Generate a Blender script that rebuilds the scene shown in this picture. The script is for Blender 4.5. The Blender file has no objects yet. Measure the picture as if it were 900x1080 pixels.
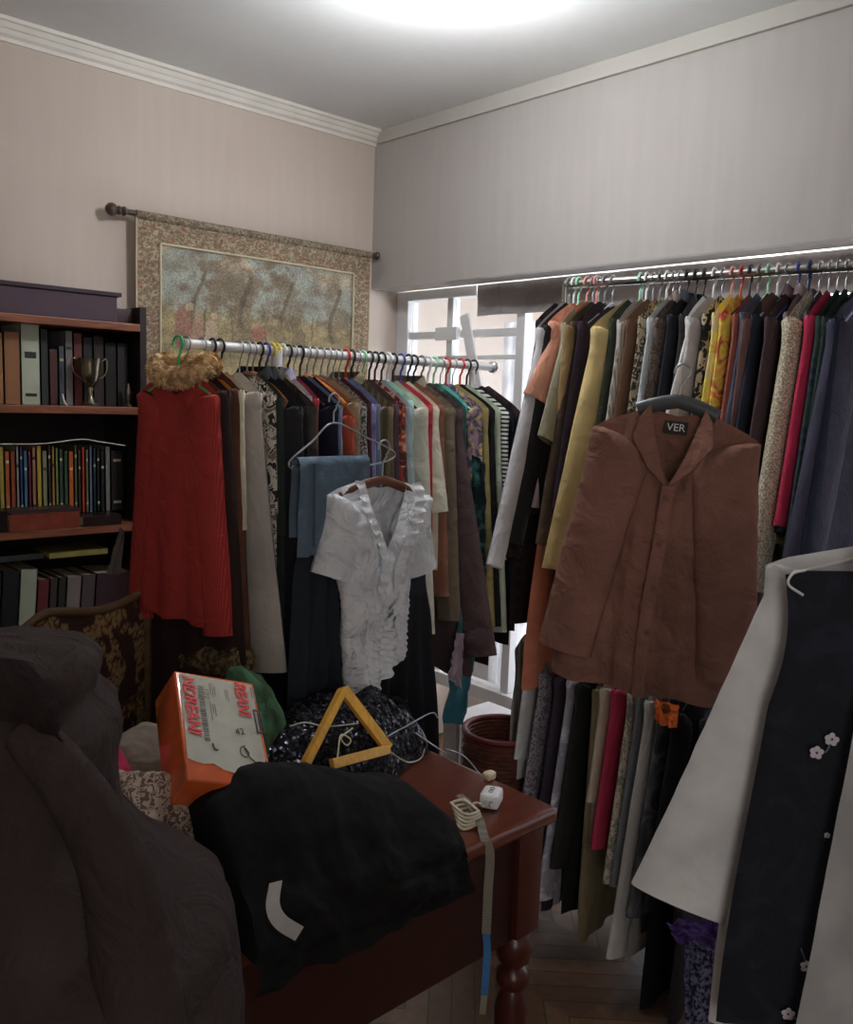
import bpy, bmesh, math, random
from mathutils import Vector, Matrix, noise, Euler
R = random.Random(11)
C = bpy.context.scene.collection
SC = bpy.context.scene
PI = math.pi

# ------------------------------------------------------------------ camera
F, YAW, PIT, ROL = 932.8, 0.81922, 0.12480, 0.03412
CAM = Vector((-2.32203, -2.85772, 1.55))
cf = Vector((math.cos(YAW)*math.cos(PIT), math.sin(YAW)*math.cos(PIT), -math.sin(PIT)))
_r0 = Vector((math.sin(YAW), -math.cos(YAW), 0)); _u0 = _r0.cross(cf)
cr = math.cos(ROL)*_r0 + math.sin(ROL)*_u0
cu = -math.sin(ROL)*_r0 + math.cos(ROL)*_u0
cd = bpy.data.cameras.new('camera'); cam = bpy.data.objects.new('camera', cd); C.objects.link(cam)
cd.sensor_fit = 'HORIZONTAL'; cd.sensor_width = 36; cd.lens = F*36/900; cd.clip_start = .02
cam.matrix_world = Matrix(((cr.x, cu.x, -cf.x, CAM.x), (cr.y, cu.y, -cf.y, CAM.y), (cr.z, cu.z, -cf.z, CAM.z), (0, 0, 0, 1)))
SC.camera = cam

def at(px, py, ax, val):
    """the place in the room where the sight line of a photo pixel meets the plane axis=val"""
    d = cf + cr*((px-450)/F) - cu*((py-540)/F)
    return CAM + d*((val-CAM[ax])/d[ax])

# ------------------------------------------------------------------ colour
def lin(c):
    c = c/255.
    return c/12.92 if c <= .04045 else ((c+.055)/1.055)**2.4
GAIN = 2.0
def col(rgb, g=None):
    g = GAIN if g is None else g
    return tuple(min(.85, lin(v)*g) for v in rgb)+(1,)

_m = {}
def nodes_of(name):
    m = bpy.data.materials.new(name); m.use_nodes = True
    nt = m.node_tree; b = nt.nodes['Principled BSDF']
    return m, nt, b
def N(nt, t, **kw):
    n = nt.nodes.new(t)
    for k, v in kw.items():
        if k in n.inputs: n.inputs[k].default_value = v
        else: setattr(n, k, v)
    return n
def L(nt, a, b): nt.links.new(a, b)

def ramp(nt, fac, stops, interp='LINEAR'):
    r = nt.nodes.new('ShaderNodeValToRGB'); r.color_ramp.interpolation = interp
    e = r.color_ramp.elements
    while len(e) < len(stops): e.new(.5)
    for i, (p, c) in enumerate(stops): e[i].position = p; e[i].color = c
    L(nt, fac, r.inputs[0]); return r.outputs[0]

def cloth(rgb, rgb2=None, pat='plain', scale=1., rough=.9, g=None, rgb3=None, bump=.55, trans=0, sheen=.0):
    def ds(c):
        if c is None: return None
        y = .3*c[0]+.55*c[1]+.15*c[2]; return tuple(y+(v-y)*.78 for v in c)
    rgb, rgb2, rgb3 = ds(rgb), ds(rgb2), ds(rgb3)
    key = ('c', rgb, rgb2, pat, scale, rough, g, rgb3, bump, trans)
    if key in _m: return _m[key]
    m, nt, b = nodes_of('cloth_'+pat)
    tc = N(nt, 'ShaderNodeTexCoord'); c1 = col(rgb, g); c2 = col(rgb2 or rgb, g); c3 = col(rgb3 or rgb2 or rgb, g)
    mp = N(nt, 'ShaderNodeMapping'); L(nt, tc.outputs['Object'], mp.inputs[0])
    P = mp.outputs[0]; g = 2.3 if g is None else g; c1 = col(rgb, g); c2 = col(rgb2 or rgb, g); c3 = col(rgb3 or rgb2 or rgb, g)
    mp.inputs['Location'].default_value = (len(_m)*.37, len(_m)*.11, 0)
    base = None
    if pat == 'plain':
        n = N(nt, 'ShaderNodeTexNoise', Scale=9., Detail=3.); L(nt, P, n.inputs[0])
        d = tuple(v*.78 for v in c1[:3])+(1,)
        base = ramp(nt, n.outputs[0], [(.35, d), (.65, c1)])
    elif pat == 'floral':
        n = N(nt, 'ShaderNodeTexNoise', Scale=38.*scale, Detail=2.5, Distortion=1.2); L(nt, P, n.inputs[0])
        base = ramp(nt, n.outputs[0], [(0, c3), (.43, c3), (.46, c1), (.56, c1), (.58, c2), (1, c2)], 'CONSTANT')
    elif pat == 'spots':
        n = N(nt, 'ShaderNodeTexVoronoi', Scale=30.*scale); L(nt, P, n.inputs[0])
        base = ramp(nt, n.outputs['Distance'], [(0, c2), (.3, c2), (.34, c1), (1, c1)])
    elif pat == 'tweed':
        n = N(nt, 'ShaderNodeTexNoise', Scale=230.*scale, Detail=1.); L(nt, P, n.inputs[0])
        base = ramp(nt, n.outputs[0], [(.4, c1), (.6, c2)])
    elif pat in ('stripes', 'vstripes', 'knit'):
        w = N(nt, 'ShaderNodeTexWave', Scale={'knit': 60.}.get(pat, 12.*scale), Distortion=.6 if pat != 'knit' else 1.)
        w.bands_direction = 'Z' if pat == 'stripes' else 'X'; L(nt, P, w.inputs[0])
        base = ramp(nt, w.outputs[0], [(.35, c1), (.5, c2)] if pat != 'knit' else [(0, tuple(v*.6 for v in c1[:3])+(1,)), (.8, c1)])
    elif pat == 'plaid':
        w = N(nt, 'ShaderNodeTexWave', Scale=8.*scale); w.bands_direction = 'Z'; L(nt, P, w.inputs[0])
        w2 = N(nt, 'ShaderNodeTexWave', Scale=8.*scale); w2.bands_direction = 'X'; L(nt, P, w2.inputs[0])
        mm = N(nt, 'ShaderNodeMath', operation='MULTIPLY'); L(nt, w.outputs[0 if False else 'Fac'], mm.inputs[0]); L(nt, w2.outputs['Fac'], mm.inputs[1])
        base = ramp(nt, mm.outputs[0], [(0, c1), (.25, c1), (.5, c2), (1, c3)])
    elif pat == 'dye':
        n = N(nt, 'ShaderNodeTexNoise', Scale=13.*scale, Detail=4., Distortion=1.5); L(nt, P, n.inputs[0])
        base = ramp(nt, n.outputs[0], [(.36, c1), (.5, c2), (.64, c3)])
    L(nt, base, b.inputs['Base Color'])
    b.inputs['Roughness'].default_value = rough
    try: b.inputs['Sheen Weight'].default_value = sheen
    except Exception: pass
    b.inputs['Specular IOR Level'].default_value = .25
    n1 = N(nt, 'ShaderNodeTexNoise', Scale=14., Detail=5., Distortion=.8); L(nt, P, n1.inputs[0])
    n2 = N(nt, 'ShaderNodeTexNoise', Scale=350., Detail=2.); L(nt, P, n2.inputs[0])
    b1 = N(nt, 'ShaderNodeBump', Strength=bump, Distance=.02); L(nt, n1.outputs[0], b1.inputs['Height'])
    b2 = N(nt, 'ShaderNodeBump', Strength=.2, Distance=.001); L(nt, n2.outputs[0], b2.inputs['Height']); L(nt, b1.outputs[0], b2.inputs['Normal'])
    L(nt, b2.outputs[0], b.inputs['Normal'])
    if trans: b.inputs['Transmission Weight'].default_value = 0
    _m[key] = m; return m

def solid(rgb, rough=.5, metal=0., g=None, spec=.5, vary=.12, vscale=8., emit=0, coat=0):
    key = ('s', rgb, rough, metal, g, spec, vary, vscale, emit, coat)
    if key in _m: return _m[key]
    m, nt, b = nodes_of('surface'); c = col(rgb, g)
    tc = N(nt, 'ShaderNodeTexCoord'); n = N(nt, 'ShaderNodeTexNoise', Scale=vscale, Detail=4.); L(nt, tc.outputs['Object'], n.inputs[0])
    L(nt, ramp(nt, n.outputs[0], [(.3, tuple(v*(1-vary) for v in c[:3])+(1,)), (.7, c)]), b.inputs['Base Color'])
    b.inputs['Roughness'].default_value = rough; b.inputs['Metallic'].default_value = metal
    b.inputs['Specular IOR Level'].default_value = spec; b.inputs['Coat Weight'].default_value = coat
    if emit:
        b.inputs['Emission Color'].default_value = c; b.inputs['Emission Strength'].default_value = emit
    _m[key] = m; return m

def wood(rgb, rough=.4, axis='X', scale=6., g=None, contrast=.45, coat=0.):
    key = ('w', rgb, rough, axis, scale, g, coat)
    if key in _m: return _m[key]
    m, nt, b = nodes_of('wood'); c = col(rgb, g)
    tc = N(nt, 'ShaderNodeTexCoord'); mp = N(nt, 'ShaderNodeMapping'); L(nt, tc.outputs['Object'], mp.inputs[0])
    mp.inputs['Scale'].default_value = {'X': (1, 9, 9), 'Y': (9, 1, 9), 'Z': (9, 9, 1)}[axis]
    n = N(nt, 'ShaderNodeTexNoise', Scale=scale, Detail=6., Distortion=1.); L(nt, mp.outputs[0], n.inputs[0])
    L(nt, ramp(nt, n.outputs[0], [(.3, tuple(v*contrast for v in c[:3])+(1,)), (.7, c)]), b.inputs['Base Color'])
    b.inputs['Roughness'].default_value = rough; b.inputs['Coat Weight'].default_value = coat
    b.inputs['Coat Roughness'].default_value = .15
    _m[key] = m; return m

def colattr(name, rough=.95, bump=.3):
    m, nt, b = nodes_of(name)
    a = N(nt, 'ShaderNodeVertexColor'); a.layer_name = 'Col'
    tc = N(nt, 'ShaderNodeTexCoord'); n = N(nt, 'ShaderNodeTexNoise', Scale=160., Detail=2.); L(nt, tc.outputs['Object'], n.inputs[0])
    mx = N(nt, 'ShaderNodeMixRGB', blend_type='MULTIPLY'); mx.inputs[0].default_value = .8
    L(nt, a.outputs[0], mx.inputs[1]); L(nt, ramp(nt, n.outputs[0], [(.35, (.45, .45, .45, 1)), (.65, (1, 1, 1, 1))]), mx.inputs[2])
    L(nt, mx.outputs[0], b.inputs['Base Color']); b.inputs['Roughness'].default_value = rough
    bb = N(nt, 'ShaderNodeBump', Strength=bump, Distance=.002); L(nt, n.outputs[0], bb.inputs['Height']); L(nt, bb.outputs[0], b.inputs['Normal'])
    return m

# ------------------------------------------------------------------ object helpers
def obj(name, bm, mat, parent=None, loc=None, rot=None, smooth=True, kind=None):
    me = bpy.data.meshes.new(name); bm.normal_update(); bm.to_mesh(me); bm.free()
    if smooth:
        for p in me.polygons: p.use_smooth = True
        me.set_sharp_from_angle(angle=math.radians(60))
    if mat:
        for q in (mat if isinstance(mat, (list, tuple)) else [mat]): me.materials.append(q)
    o = bpy.data.objects.new(name, me); C.objects.link(o)
    if parent: o.parent = parent
    if loc is not None: o.location = loc
    if rot is not None: o.rotation_euler = rot
    if kind: o['kind'] = kind
    return o
def thing(name, label, cat, loc=(0, 0, 0), rot=(0, 0, 0), group=None):
    o = bpy.data.objects.new(name, None); C.objects.link(o); o.empty_display_size = .05
    o.location = loc; o.rotation_euler = rot
    return tag(o, label, cat, group)
def tag(o, label, cat, group=None):
    o['label'] = label; o['category'] = cat
    if group: o['group'] = group
    return o
def box(bm, x0, x1, y0, y1, z0, z1, bev=0.):
    r = bmesh.ops.create_cube(bm, size=1, matrix=Matrix.Translation(((x0+x1)/2, (y0+y1)/2, (z0+z1)/2)) @ Matrix.Diagonal((x1-x0, y1-y0, z1-z0, 1)))
    if bev:
        es = {e for v in r['verts'] for e in v.link_edges}
        bmesh.ops.bevel(bm, geom=list(es), offset=bev, segments=2, affect='EDGES', profile=.6)
    return bm
def boxbm(*a, **k): return box(bmesh.new(), *a, **k)
def tube(bm, pts, r, seg=8, closed=False, cap=True, flat=1., up=None):
    pts = [Vector(p) for p in pts]; n = len(pts); rings = []
    rr = r if isinstance(r, (list, tuple)) else [r]*n
    nrm = None
    for i, p in enumerate(pts):
        if closed: t = (pts[(i+1) % n]-pts[i-1]).normalized()
        else: t = (pts[min(i+1, n-1)]-pts[max(i-1, 0)]).normalized()
        if nrm is None:
            nrm = Vector(up) if up else (Vector((0, 0, 1)) if abs(t.z) < .9 else Vector((1, 0, 0)))
        nrm = (nrm - t*nrm.dot(t))
        if nrm.length < 1e-5: nrm = t.orthogonal()
        nrm.normalize(); bn = t.cross(nrm)
        rings.append([bm.verts.new(p + nrm*math.cos(2*PI*k/seg)*rr[i] + bn*math.sin(2*PI*k/seg)*rr[i]*flat) for k in range(seg)])
    for i in range(n if closed else n-1):
        a, b = rings[i], rings[(i+1) % n]
        for k in range(seg): bm.faces.new((a[k], a[(k+1) % seg], b[(k+1) % seg], b[k]))
    if cap and not closed:
        bm.faces.new(rings[0][::-1]); bm.faces.new(rings[-1])
    return bm
def lathe(bm, prof, seg=20, mat=None):
    rings = []
    for r, z in prof:
        rings.append([bm.verts.new((r*math.cos(2*PI*k/seg), r*math.sin(2*PI*k/seg), z)) for k in range(seg)])
    for a, b in zip(rings, rings[1:]):
        for k in range(seg): bm.faces.new((a[k], a[(k+1) % seg], b[(k+1) % seg], b[k]))
    bm.faces.new(rings[0][::-1]); bm.faces.new(rings[-1])
    if mat is not None: bmesh.ops.transform(bm, matrix=mat, verts=[v for q in rings for v in q])
    return bm
def catmull(P, n=8):
    P = [Vector(p) for p in P]; Q = [P[0]*2-P[1]]+P+[P[-1]*2-P[-2]]; out = []
    for i in range(1, len(Q)-2):
        for k in range(n):
            t = k/n; a, b, c, d = Q[i-1:i+3]
            out.append(.5*((2*b)+(c-a)*t+(2*a-5*b+4*c-d)*t*t+(-a+3*b-3*c+d)*t**3))
    out.append(P[-1]); return out
def fur(bm, pts, r, n, ln=.02, seed=3, flat=1.):
    rr = random.Random(seed); tube(bm, pts, [r*(.75+.25*math.sin(PI*i/(len(pts)-1)+.001)) for i in range(len(pts))], 10, flat=flat)
    pts = [Vector(p) for p in pts]
    for _ in range(n):
        i = rr.random()*(len(pts)-1.001); k = int(i); p = pts[k].lerp(pts[k+1], i-k)
        t = (pts[k+1]-pts[k]).normalized(); a = t.orthogonal().normalized(); b = t.cross(a); th = rr.random()*2*PI
        d = a*math.cos(th)+b*math.sin(th); s = p+d*r*.85; dd = (d+t*rr.uniform(-.5, .5)+Vector((0, 0, -.5))).normalized()
        w = t.cross(d)*.0012+t*.0012; e = s+dd*ln*rr.uniform(.5, 1.1)
        v = [bm.verts.new(s-w), bm.verts.new(s+w), bm.verts.new(e)]; bm.faces.new(v)
    return bm

# ------------------------------------------------------------------ the room
plaster_n = None
def wallpaper(rgb, streak=.05, g=1.9):
    m, nt, b = nodes_of('wallpaper'); c = col(rgb, g)
    tc = N(nt, 'ShaderNodeTexCoord'); mp = N(nt, 'ShaderNodeMapping'); L(nt, tc.outputs['Object'], mp.inputs[0]); mp.inputs['Scale'].default_value = (14, 14, 1.2)
    n = N(nt, 'ShaderNodeTexNoise', Scale=2.2, Detail=6.); L(nt, mp.outputs[0], n.inputs[0])
    n2 = N(nt, 'ShaderNodeTexNoise', Scale=1.6, Detail=3.); L(nt, tc.outputs['Object'], n2.inputs[0])
    mx = N(nt, 'ShaderNodeMixRGB', blend_type='MULTIPLY'); mx.inputs[0].default_value = 1
    L(nt, ramp(nt, n.outputs[0], [(.3, tuple(v*(1-streak) for v in c[:3])+(1,)), (.7, c)]), mx.inputs[1])
    L(nt, ramp(nt, n2.outputs[0], [(.3, (.93, .9, .9, 1)), (.7, (1, 1, .99, 1))]), mx.inputs[2])
    L(nt, mx.outputs[0], b.inputs['Base Color']); b.inputs['Roughness'].default_value = .85; b.inputs['Specular IOR Level'].default_value = .2
    bb = N(nt, 'ShaderNodeBump', Strength=.15, Distance=.003); L(nt, n.outputs[0], bb.inputs['Height']); L(nt, bb.outputs[0], b.inputs['Normal'])
    return m
M_wall = wallpaper((158, 147, 138)); M_wall2 = wallpaper((162, 157, 153), .06, 1.3); M_ceil = wallpaper((172, 173, 172), .03)
M_white = solid((190, 188, 184), .5); M_crown = solid((172, 168, 160), .6)

def parquet():
    m, nt, b = nodes_of('parquet')
    tc = N(nt, 'ShaderNodeTexCoord'); mp = N(nt, 'ShaderNodeMapping'); L(nt, tc.outputs['Object'], mp.inputs[0])
    sx = N(nt, 'ShaderNodeSeparateXYZ'); L(nt, mp.outputs[0], sx.inputs[0])
    # chevron columns: y offset by |frac(x)| so the strips run in a zigzag
    W = .3
    pp = N(nt, 'ShaderNodeMath', operation='PINGPONG'); pp.inputs[1].default_value = W; L(nt, sx.outputs['X'], pp.inputs[0])
    ad = N(nt, 'ShaderNodeMath', operation='ADD'); L(nt, pp.outputs[0], ad.inputs[0]); L(nt, sx.outputs['Y'], ad.inputs[1])
    dv = N(nt, 'ShaderNodeMath', operation='DIVIDE'); dv.inputs[1].default_value = .085; L(nt, ad.outputs[0], dv.inputs[0])
    fl = N(nt, 'ShaderNodeMath', operation='FLOOR'); L(nt, dv.outputs[0], fl.inputs[0])
    dx = N(nt, 'ShaderNodeMath', operation='DIVIDE'); dx.inputs[1].default_value = W; L(nt, sx.outputs['X'], dx.inputs[0])
    fx = N(nt, 'ShaderNodeMath', operation='FLOOR'); L(nt, dx.outputs[0], fx.inputs[0])
    cb = N(nt, 'ShaderNodeCombineXYZ'); L(nt, fl.outputs[0], cb.inputs[0]); L(nt, fx.outputs[0], cb.inputs[1])
    wn = N(nt, 'ShaderNodeTexWhiteNoise'); L(nt, cb.outputs[0], wn.inputs['Vector'])
    fr = N(nt, 'ShaderNodeMath', operation='FRACT'); L(nt, dv.outputs[0], fr.inputs[0])
    gp = N(nt, 'ShaderNodeMath', operation='GREATER_THAN'); gp.inputs[1].default_value = .05; L(nt, fr.outputs[0], gp.inputs[0])
    n = N(nt, 'ShaderNodeTexNoise', Scale=30., Detail=5.); L(nt, tc.outputs['Object'], n.inputs[0])
    base = ramp(nt, wn.outputs[0], [(0, col((58, 40, 27), 2.6)), (1, col((88, 64, 44), 2.6))])
    m1 = N(nt, 'ShaderNodeMixRGB', blend_type='MULTIPLY'); m1.inputs[0].default_value = .7; L(nt, base, m1.inputs[1]); L(nt, n.outputs[0], m1.inputs[2])
    m2 = N(nt, 'ShaderNodeMixRGB'); L(nt, gp.outputs[0], m2.inputs[0]); m2.inputs[1].default_value = (.01, .007, .005, 1); L(nt, m1.outputs[0], m2.inputs[2])
    L(nt, m2.outputs[0], b.inputs['Base Color']); b.inputs['Roughness'].default_value = .45
    return m

HB = 1.992
obj('floor', boxbm(-3.5, 1.6, -3.9, .1, -.1, 0), parquet(), kind='structure')
obj('ceiling', boxbm(-3.5, .12, -3.9, .1, 2.6, 2.7), M_ceil, kind='structure')
obj('wall_left', boxbm(-3.5, 1.6, 0, .1, 0, 2.6), M_wall, kind='structure')
obj('wall_right', boxbm(0, .12, -3.9, 0, HB, 2.6), M_wall2, kind='structure')
obj('wall_rear', boxbm(-3.5, 1.6, -4.0, -3.9, 0, 2.7), M_wall, kind='structure')
obj('wall_near', boxbm(-3.6, -3.5, -4.0, .1, 0, 2.7), M_wall, kind='structure')
obj('wall_return', boxbm(0, .12, -3.9, -3.0, 0, HB), M_wall2, kind='structure')
# crown mouldings
def crown(pts, prof):
    pass
bm = bmesh.new()
prof = [(0, 2.545), (-.008, 2.545), (-.010, 2.556), (-.022, 2.562), (-.028, 2.574), (-.034, 2.576), (-.042, 2.588), (-.052, 2.590), (-.055, 2.6), (0, 2.6)]
va = [bm.verts.new((-3.5, y, z)) for y, z in prof]; vb = [bm.verts.new((0, y, z)) for y, z in prof]
for i in range(len(prof)-1): bm.faces.new((va[i], va[i+1], vb[i+1], vb[i]))
bm.faces.new(va); bm.faces.new(vb[::-1])
obj('trim_1', bm, M_crown, kind='structure', smooth=False)
obj('trim_2', boxbm(-.014, 0, -3.9, -.03, 2.55, 2.6, bev=.003), wallpaper((166, 162, 156), .03, 1.35), kind='structure', smooth=False)
obj('trim_3', boxbm(-.012, .0, -3.0, -.62, HB-.008, HB, bev=.002), solid((150, 148, 145), .7, g=1.2), kind='structure', smooth=False)

# alcove behind the wall_right header
obj('ceiling_alcove', boxbm(.12, 1.6, -3.9, 0, 2.02, 2.12), M_white, kind='structure')
obj('wall_outer', boxbm(.62, .70, -3.9, 0, 0, .45), M_wall2, kind='structure')
# window frame: bars in the plane x=.16
M_frame = solid((205, 203, 200), .4)
t = bpy.data.objects.new('window_1', None); C.objects.link(t); t['kind'] = 'structure'
def bar(name, *a):
    return obj(name, boxbm(*a, bev=.003), M_frame, t, smooth=False)
bar('frame_bar', .14, .20, -.46, 0, 1.955, HB)
bar('frame_bar', .14, .20, -.07, -.0, .02, 1.955)
bar('mullion', .15, .19, -.325, -.293, .45, 1.955)
bar('mullion', .15, .19, -.70, -.66, .45, 1.99)
bar('mullion', .15, .19, -1.4, -1.35, .45, 1.99)
bar('mullion', .15, .19, -2.3, -2.25, .45, 1.99)
bar('frame_bar', .15, .19, -.66, -.07, 1.80, 1.828)
bar('frame_bar', .15, .19, -.66, -.07, 1.715, 1.73)
bar('frame_bar', .13, .21, -3.0, -.0, .40, .45)
gm, nt, b = nodes_of('glass'); b.inputs['Transmission Weight'].default_value = .85; b.inputs['Roughness'].default_value = .15; b.inputs['IOR'].default_value = 1.1; b.inputs['Base Color'].default_value = (.8, .82, .84, 1)
obj('glass_pane', boxbm(.168, .172, -.66, -.07, .45, 1.955), gm, t, smooth=False)
# latch plate on the window
obj('catch_plate', boxbm(.128, .15, -.37, -.25, 1.79, 1.84, bev=.003), M_white, t, smooth=False)
# house wall outside
obj('wall_outside', boxbm(1.5, 1.6, -3.9, 0, 0, 2.6), wallpaper((150, 148, 148), .2), kind='structure')

# leaning white board in the window
BOARD_HERE = 1
# curtain
def pleat_sheet(x, y0, y1, z0, z1, n=160, amp=.02, k=60, seed=0, mv=10):
    bm = bmesh.new(); G = []
    for j in range(mv+1):
        v = j/mv; row = []
        for i in range(n+1):
            u = i/n; y = y0+(y1-y0)*u
            xx = x+amp*math.sin(k*u*2*PI/3+2*noise.noise((u*6, v*.8, seed)))*(.5+.5*v)+.02*noise.noise((u*9, v*2, seed+5))
            row.append(bm.verts.new((xx, y, z1+(z0-z1)*v)))
        G.append(row)
    for j in range(mv):
        for i in range(n): bm.faces.new((G[j][i], G[j+1][i], G[j+1][i+1], G[j][i+1]))
    return bm
cm, nt, b = nodes_of('sheer')
n = N(nt, 'ShaderNodeTexNoise', Scale=7., Detail=5., Distortion=1.); tc = N(nt, 'ShaderNodeTexCoord'); L(nt, tc.outputs['Object'], n.inputs[0])
cc = ramp(nt, n.outputs[0], [(.35, (.5, .48, .5, 1)), (.6, (.75, .74, .76, 1))])
df = N(nt, 'ShaderNodeBsdfDiffuse'); tr = N(nt, 'ShaderNodeBsdfTranslucent'); ms = N(nt, 'ShaderNodeMixShader'); ms.inputs[0].default_value = .55
L(nt, cc, df.inputs[0]); L(nt, cc, tr.inputs[0]); L(nt, df.outputs[0], ms.inputs[1]); L(nt, tr.outputs[0], ms.inputs[2])
L(nt, ms.outputs[0], nt.nodes['Material Output'].inputs[0])
o = obj('curtain', pleat_sheet(.26, -.5, -2.9, .3, 1.86, 220, .022, 90), cm); tag(o, 'sheer white pleated curtain glowing in the window opening behind the right rail', 'curtain')
o = obj('pelmet', pleat_sheet(.135, -.47, -2.9, 1.875, 1.99, 120, .004, 40, 3, 4), cloth((128, 121, 118), (140, 133, 130), 'dye', .5, g=1.4)); tag(o, 'dusty grey cloth pelmet hanging under the lintel above the right rail', 'pelmet')

# ------------------------------------------------------------------ lamp
lb = thing('light_bulb', 'pale blue glass light bulb hanging on a short cord from the ceiling', 'light bulb', (-.771, -1.207, 2.60))
obj('socket', lathe(bmesh.new(), [(.04, .0), (.038, -.012), (.02, -.03), (.018, -.045)]), M_white, lb)
obj('cord', tube(bmesh.new(), [(0, 0, -.02), (0, 0, .0)], .003, 6), M_white, lb)
em = solid((150, 165, 200), .3, g=1.0, emit=.2)
obj('bulb_glass', lathe(bmesh.new(), [(.014, -.045), (.016, -.06), (.028, -.085), (.03, -.10), (.024, -.118), (.012, -.128), (.003, -.13)]), em, lb)
ld = bpy.data.lights.new('bulb_light', 'POINT'); ld.energy = 19; ld.shadow_soft_size = .05; ld.color = (.93, .97, 1.0)
lo = bpy.data.objects.new('bulb_light', ld); C.objects.link(lo); lo.location = (-.771, -1.207, 2.43)
lu = bpy.data.lights.new('ceiling_fill', 'AREA'); lu.shape = 'DISK'; lu.size = .12; lu.energy = 1.5; lu.color = (.93, .965, 1.0)  # added upward fill that brightens the ceiling, not a second real lamp
lo = bpy.data.objects.new('ceiling_fill', lu); C.objects.link(lo); lo.location = (-.771, -1.207, 2.40); lo.rotation_euler = (PI, 0, 0)
ld2 = bpy.data.lights.new('window_daylight', 'AREA'); ld2.energy = 150; ld2.shape = 'RECTANGLE'; ld2.size = 2.6; ld2.size_y = 1.4; ld2.color = (.9, .95, 1)
lo = bpy.data.objects.new('window_daylight', ld2); C.objects.link(lo); lo.location = (1.3, -1.45, 1.3); lo.rotation_euler = (0, math.radians(90), 0)
ld3 = bpy.data.lights.new('rear_fill', 'AREA'); ld3.energy = 13; ld3.shape = 'RECTANGLE'; ld3.size = 1.0; ld3.size_y = 1.8; ld3.color = (1, .96, .92)  # added soft fill from behind the camera, no doorway stands there
lo = bpy.data.objects.new('rear_fill', ld3); C.objects.link(lo); lo.location = (-2.6, -3.8, 1.5); lo.rotation_euler = (math.radians(90), 0, math.radians(-20))
w = bpy.data.worlds.new('world'); SC.world = w; w.use_nodes = True
w.node_tree.nodes['Background'].inputs[0].default_value = (.75, .82, 1, 1); w.node_tree.nodes['Background'].inputs[1].default_value = .6
SC.view_settings.view_transform = 'Standard'; SC.view_settings.look = 'None'; SC.view_settings.exposure = 0

# ------------------------------------------------------------------ tapestry
TX0, TX1, TZ1, TZ0 = -1.02, -.046, 2.118, 1.50
def sm(x, a, b):
    t = max(0, min(1, (x-a)/(b-a))); return t*t*(3-2*t)
def mix(a, b, t): return tuple(p+(q-p)*t for p, q in zip(a, b))
def tap_colour(u, v):          # u 0..1 left to right, v 0..1 bottom to top of the picture field
    n1 = noise.fractal((u*5, v*4, 1.3), 1., 2., 5); n2 = noise.fractal((u*14, v*11, 4.3), 1., 2., 4)
    sky = mix((116, 120, 112), (112, 120, 116), v); sky = mix(sky, (140, 128, 108), sm(n1, .1, .5))
    c = sky
    ground = mix((104, 94, 66), (122, 108, 74), .5+n2)
    c = mix(c, ground, 1-sm(v+.08*n2, .50, .62))
    for cx, cy, rx, ry, s in ((.36, .80, .22, .2, 1), (.30, .66, .14, .12, .7), (.60, .72, .10, .2, .75), (.90, .62, .10, .22, .75), (.1, .85, .1, .1, .4), (.83, .85, .12, .1, .5), (.45, .55, .10, .10, .6)):
        d = ((u-cx)/rx)**2+((v-cy)/ry)**2+n2*2.2
        c = mix(c, (92, 80, 64), .8*s*(1-sm(d, .2, 1.5)))
    for tx, bw in ((.40, .012), (.62, .010), (.90, .012), (.17, .01)):
        if abs(u-tx-.03*math.sin(v*9)) < bw and .38 < v < .85: c = mix(c, (64, 56, 44), .8)
    for cx, cy, rx, ry, q in ((.10, .42, .045, .17, (110, 66, 58)), (.13, .57, .02, .03, (170, 150, 122)), (.17, .40, .03, .14, (132, 96, 84)), (.23, .40, .035, .10, (150, 130, 108)),
                              (.245, .52, .018, .025, (166, 142, 116)), (.47, .42, .045, .07, (116, 64, 58)), (.36, .36, .04, .10, (90, 82, 62)), (.58, .42, .03, .1, (96, 82, 60)), (.70, .40, .035, .09, (78, 68, 52)), (.56, .56, .03, .015, (84, 60, 48)), (.8, .36, .05, .07, (120, 104, 78))):
        d = ((u-cx)/rx)**2+((v-cy)/ry)**2+n2*.5
        c = mix(c, q, .85*(1-sm(d, .7, 1.1)))
    for fx in (.2, .33, .5, .66, .76):
        if abs(u-fx-.02*n2) < .004 and .2 < v < .6: c = mix(c, (60, 50, 38), .7)
    k = 1+.12*n2; c = mix(c, (118, 106, 90), .35)
    return tuple(max(0, q*k) for q in c)
def border_colour(u, v):
    n = noise.fractal((u*42, v*36, 9.1), 1., 2., 3)
    a = (126, 114, 94) if n > .0 else (98, 84, 68)
    if n > .30: a = (104, 74, 60)
    return a
def colour_grid(nx, ny, posf, colf, keep=None, g=2.3):
    bm = bmesh.new(); cl = bm.loops.layers.float_color.new('Col'); G = []
    for j in range(ny+1): G.append([bm.verts.new(posf(i/nx, j/ny)) for i in range(nx+1)])
    for j in range(ny):
        for i in range(nx):
            if keep and not keep((i+.5)/nx, (j+.5)/ny): continue
            fc = bm.faces.new((G[j][i], G[j][i+1], G[j+1][i+1], G[j+1][i]))
            for l, (a, b) in zip(fc.loops, ((i, j), (i+1, j), (i+1, j+1), (i, j+1))): l[cl] = col(colf(a/nx, b/ny), g)
    lone = [v for v in bm.verts if not v.link_faces]; bmesh.ops.delete(bm, geom=lone, context='VERTS')
    return bm
def tap_pos(u, v, off=0):
    return (TX0+(TX1-TX0)*u, -.045-off+.006*math.sin(u*7+1)*(1-v)+.004*noise.noise((u*5, v*5, 2)), TZ0+(TZ1-TZ0)*v)
M_tap = colattr('tapestry_weave')
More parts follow.
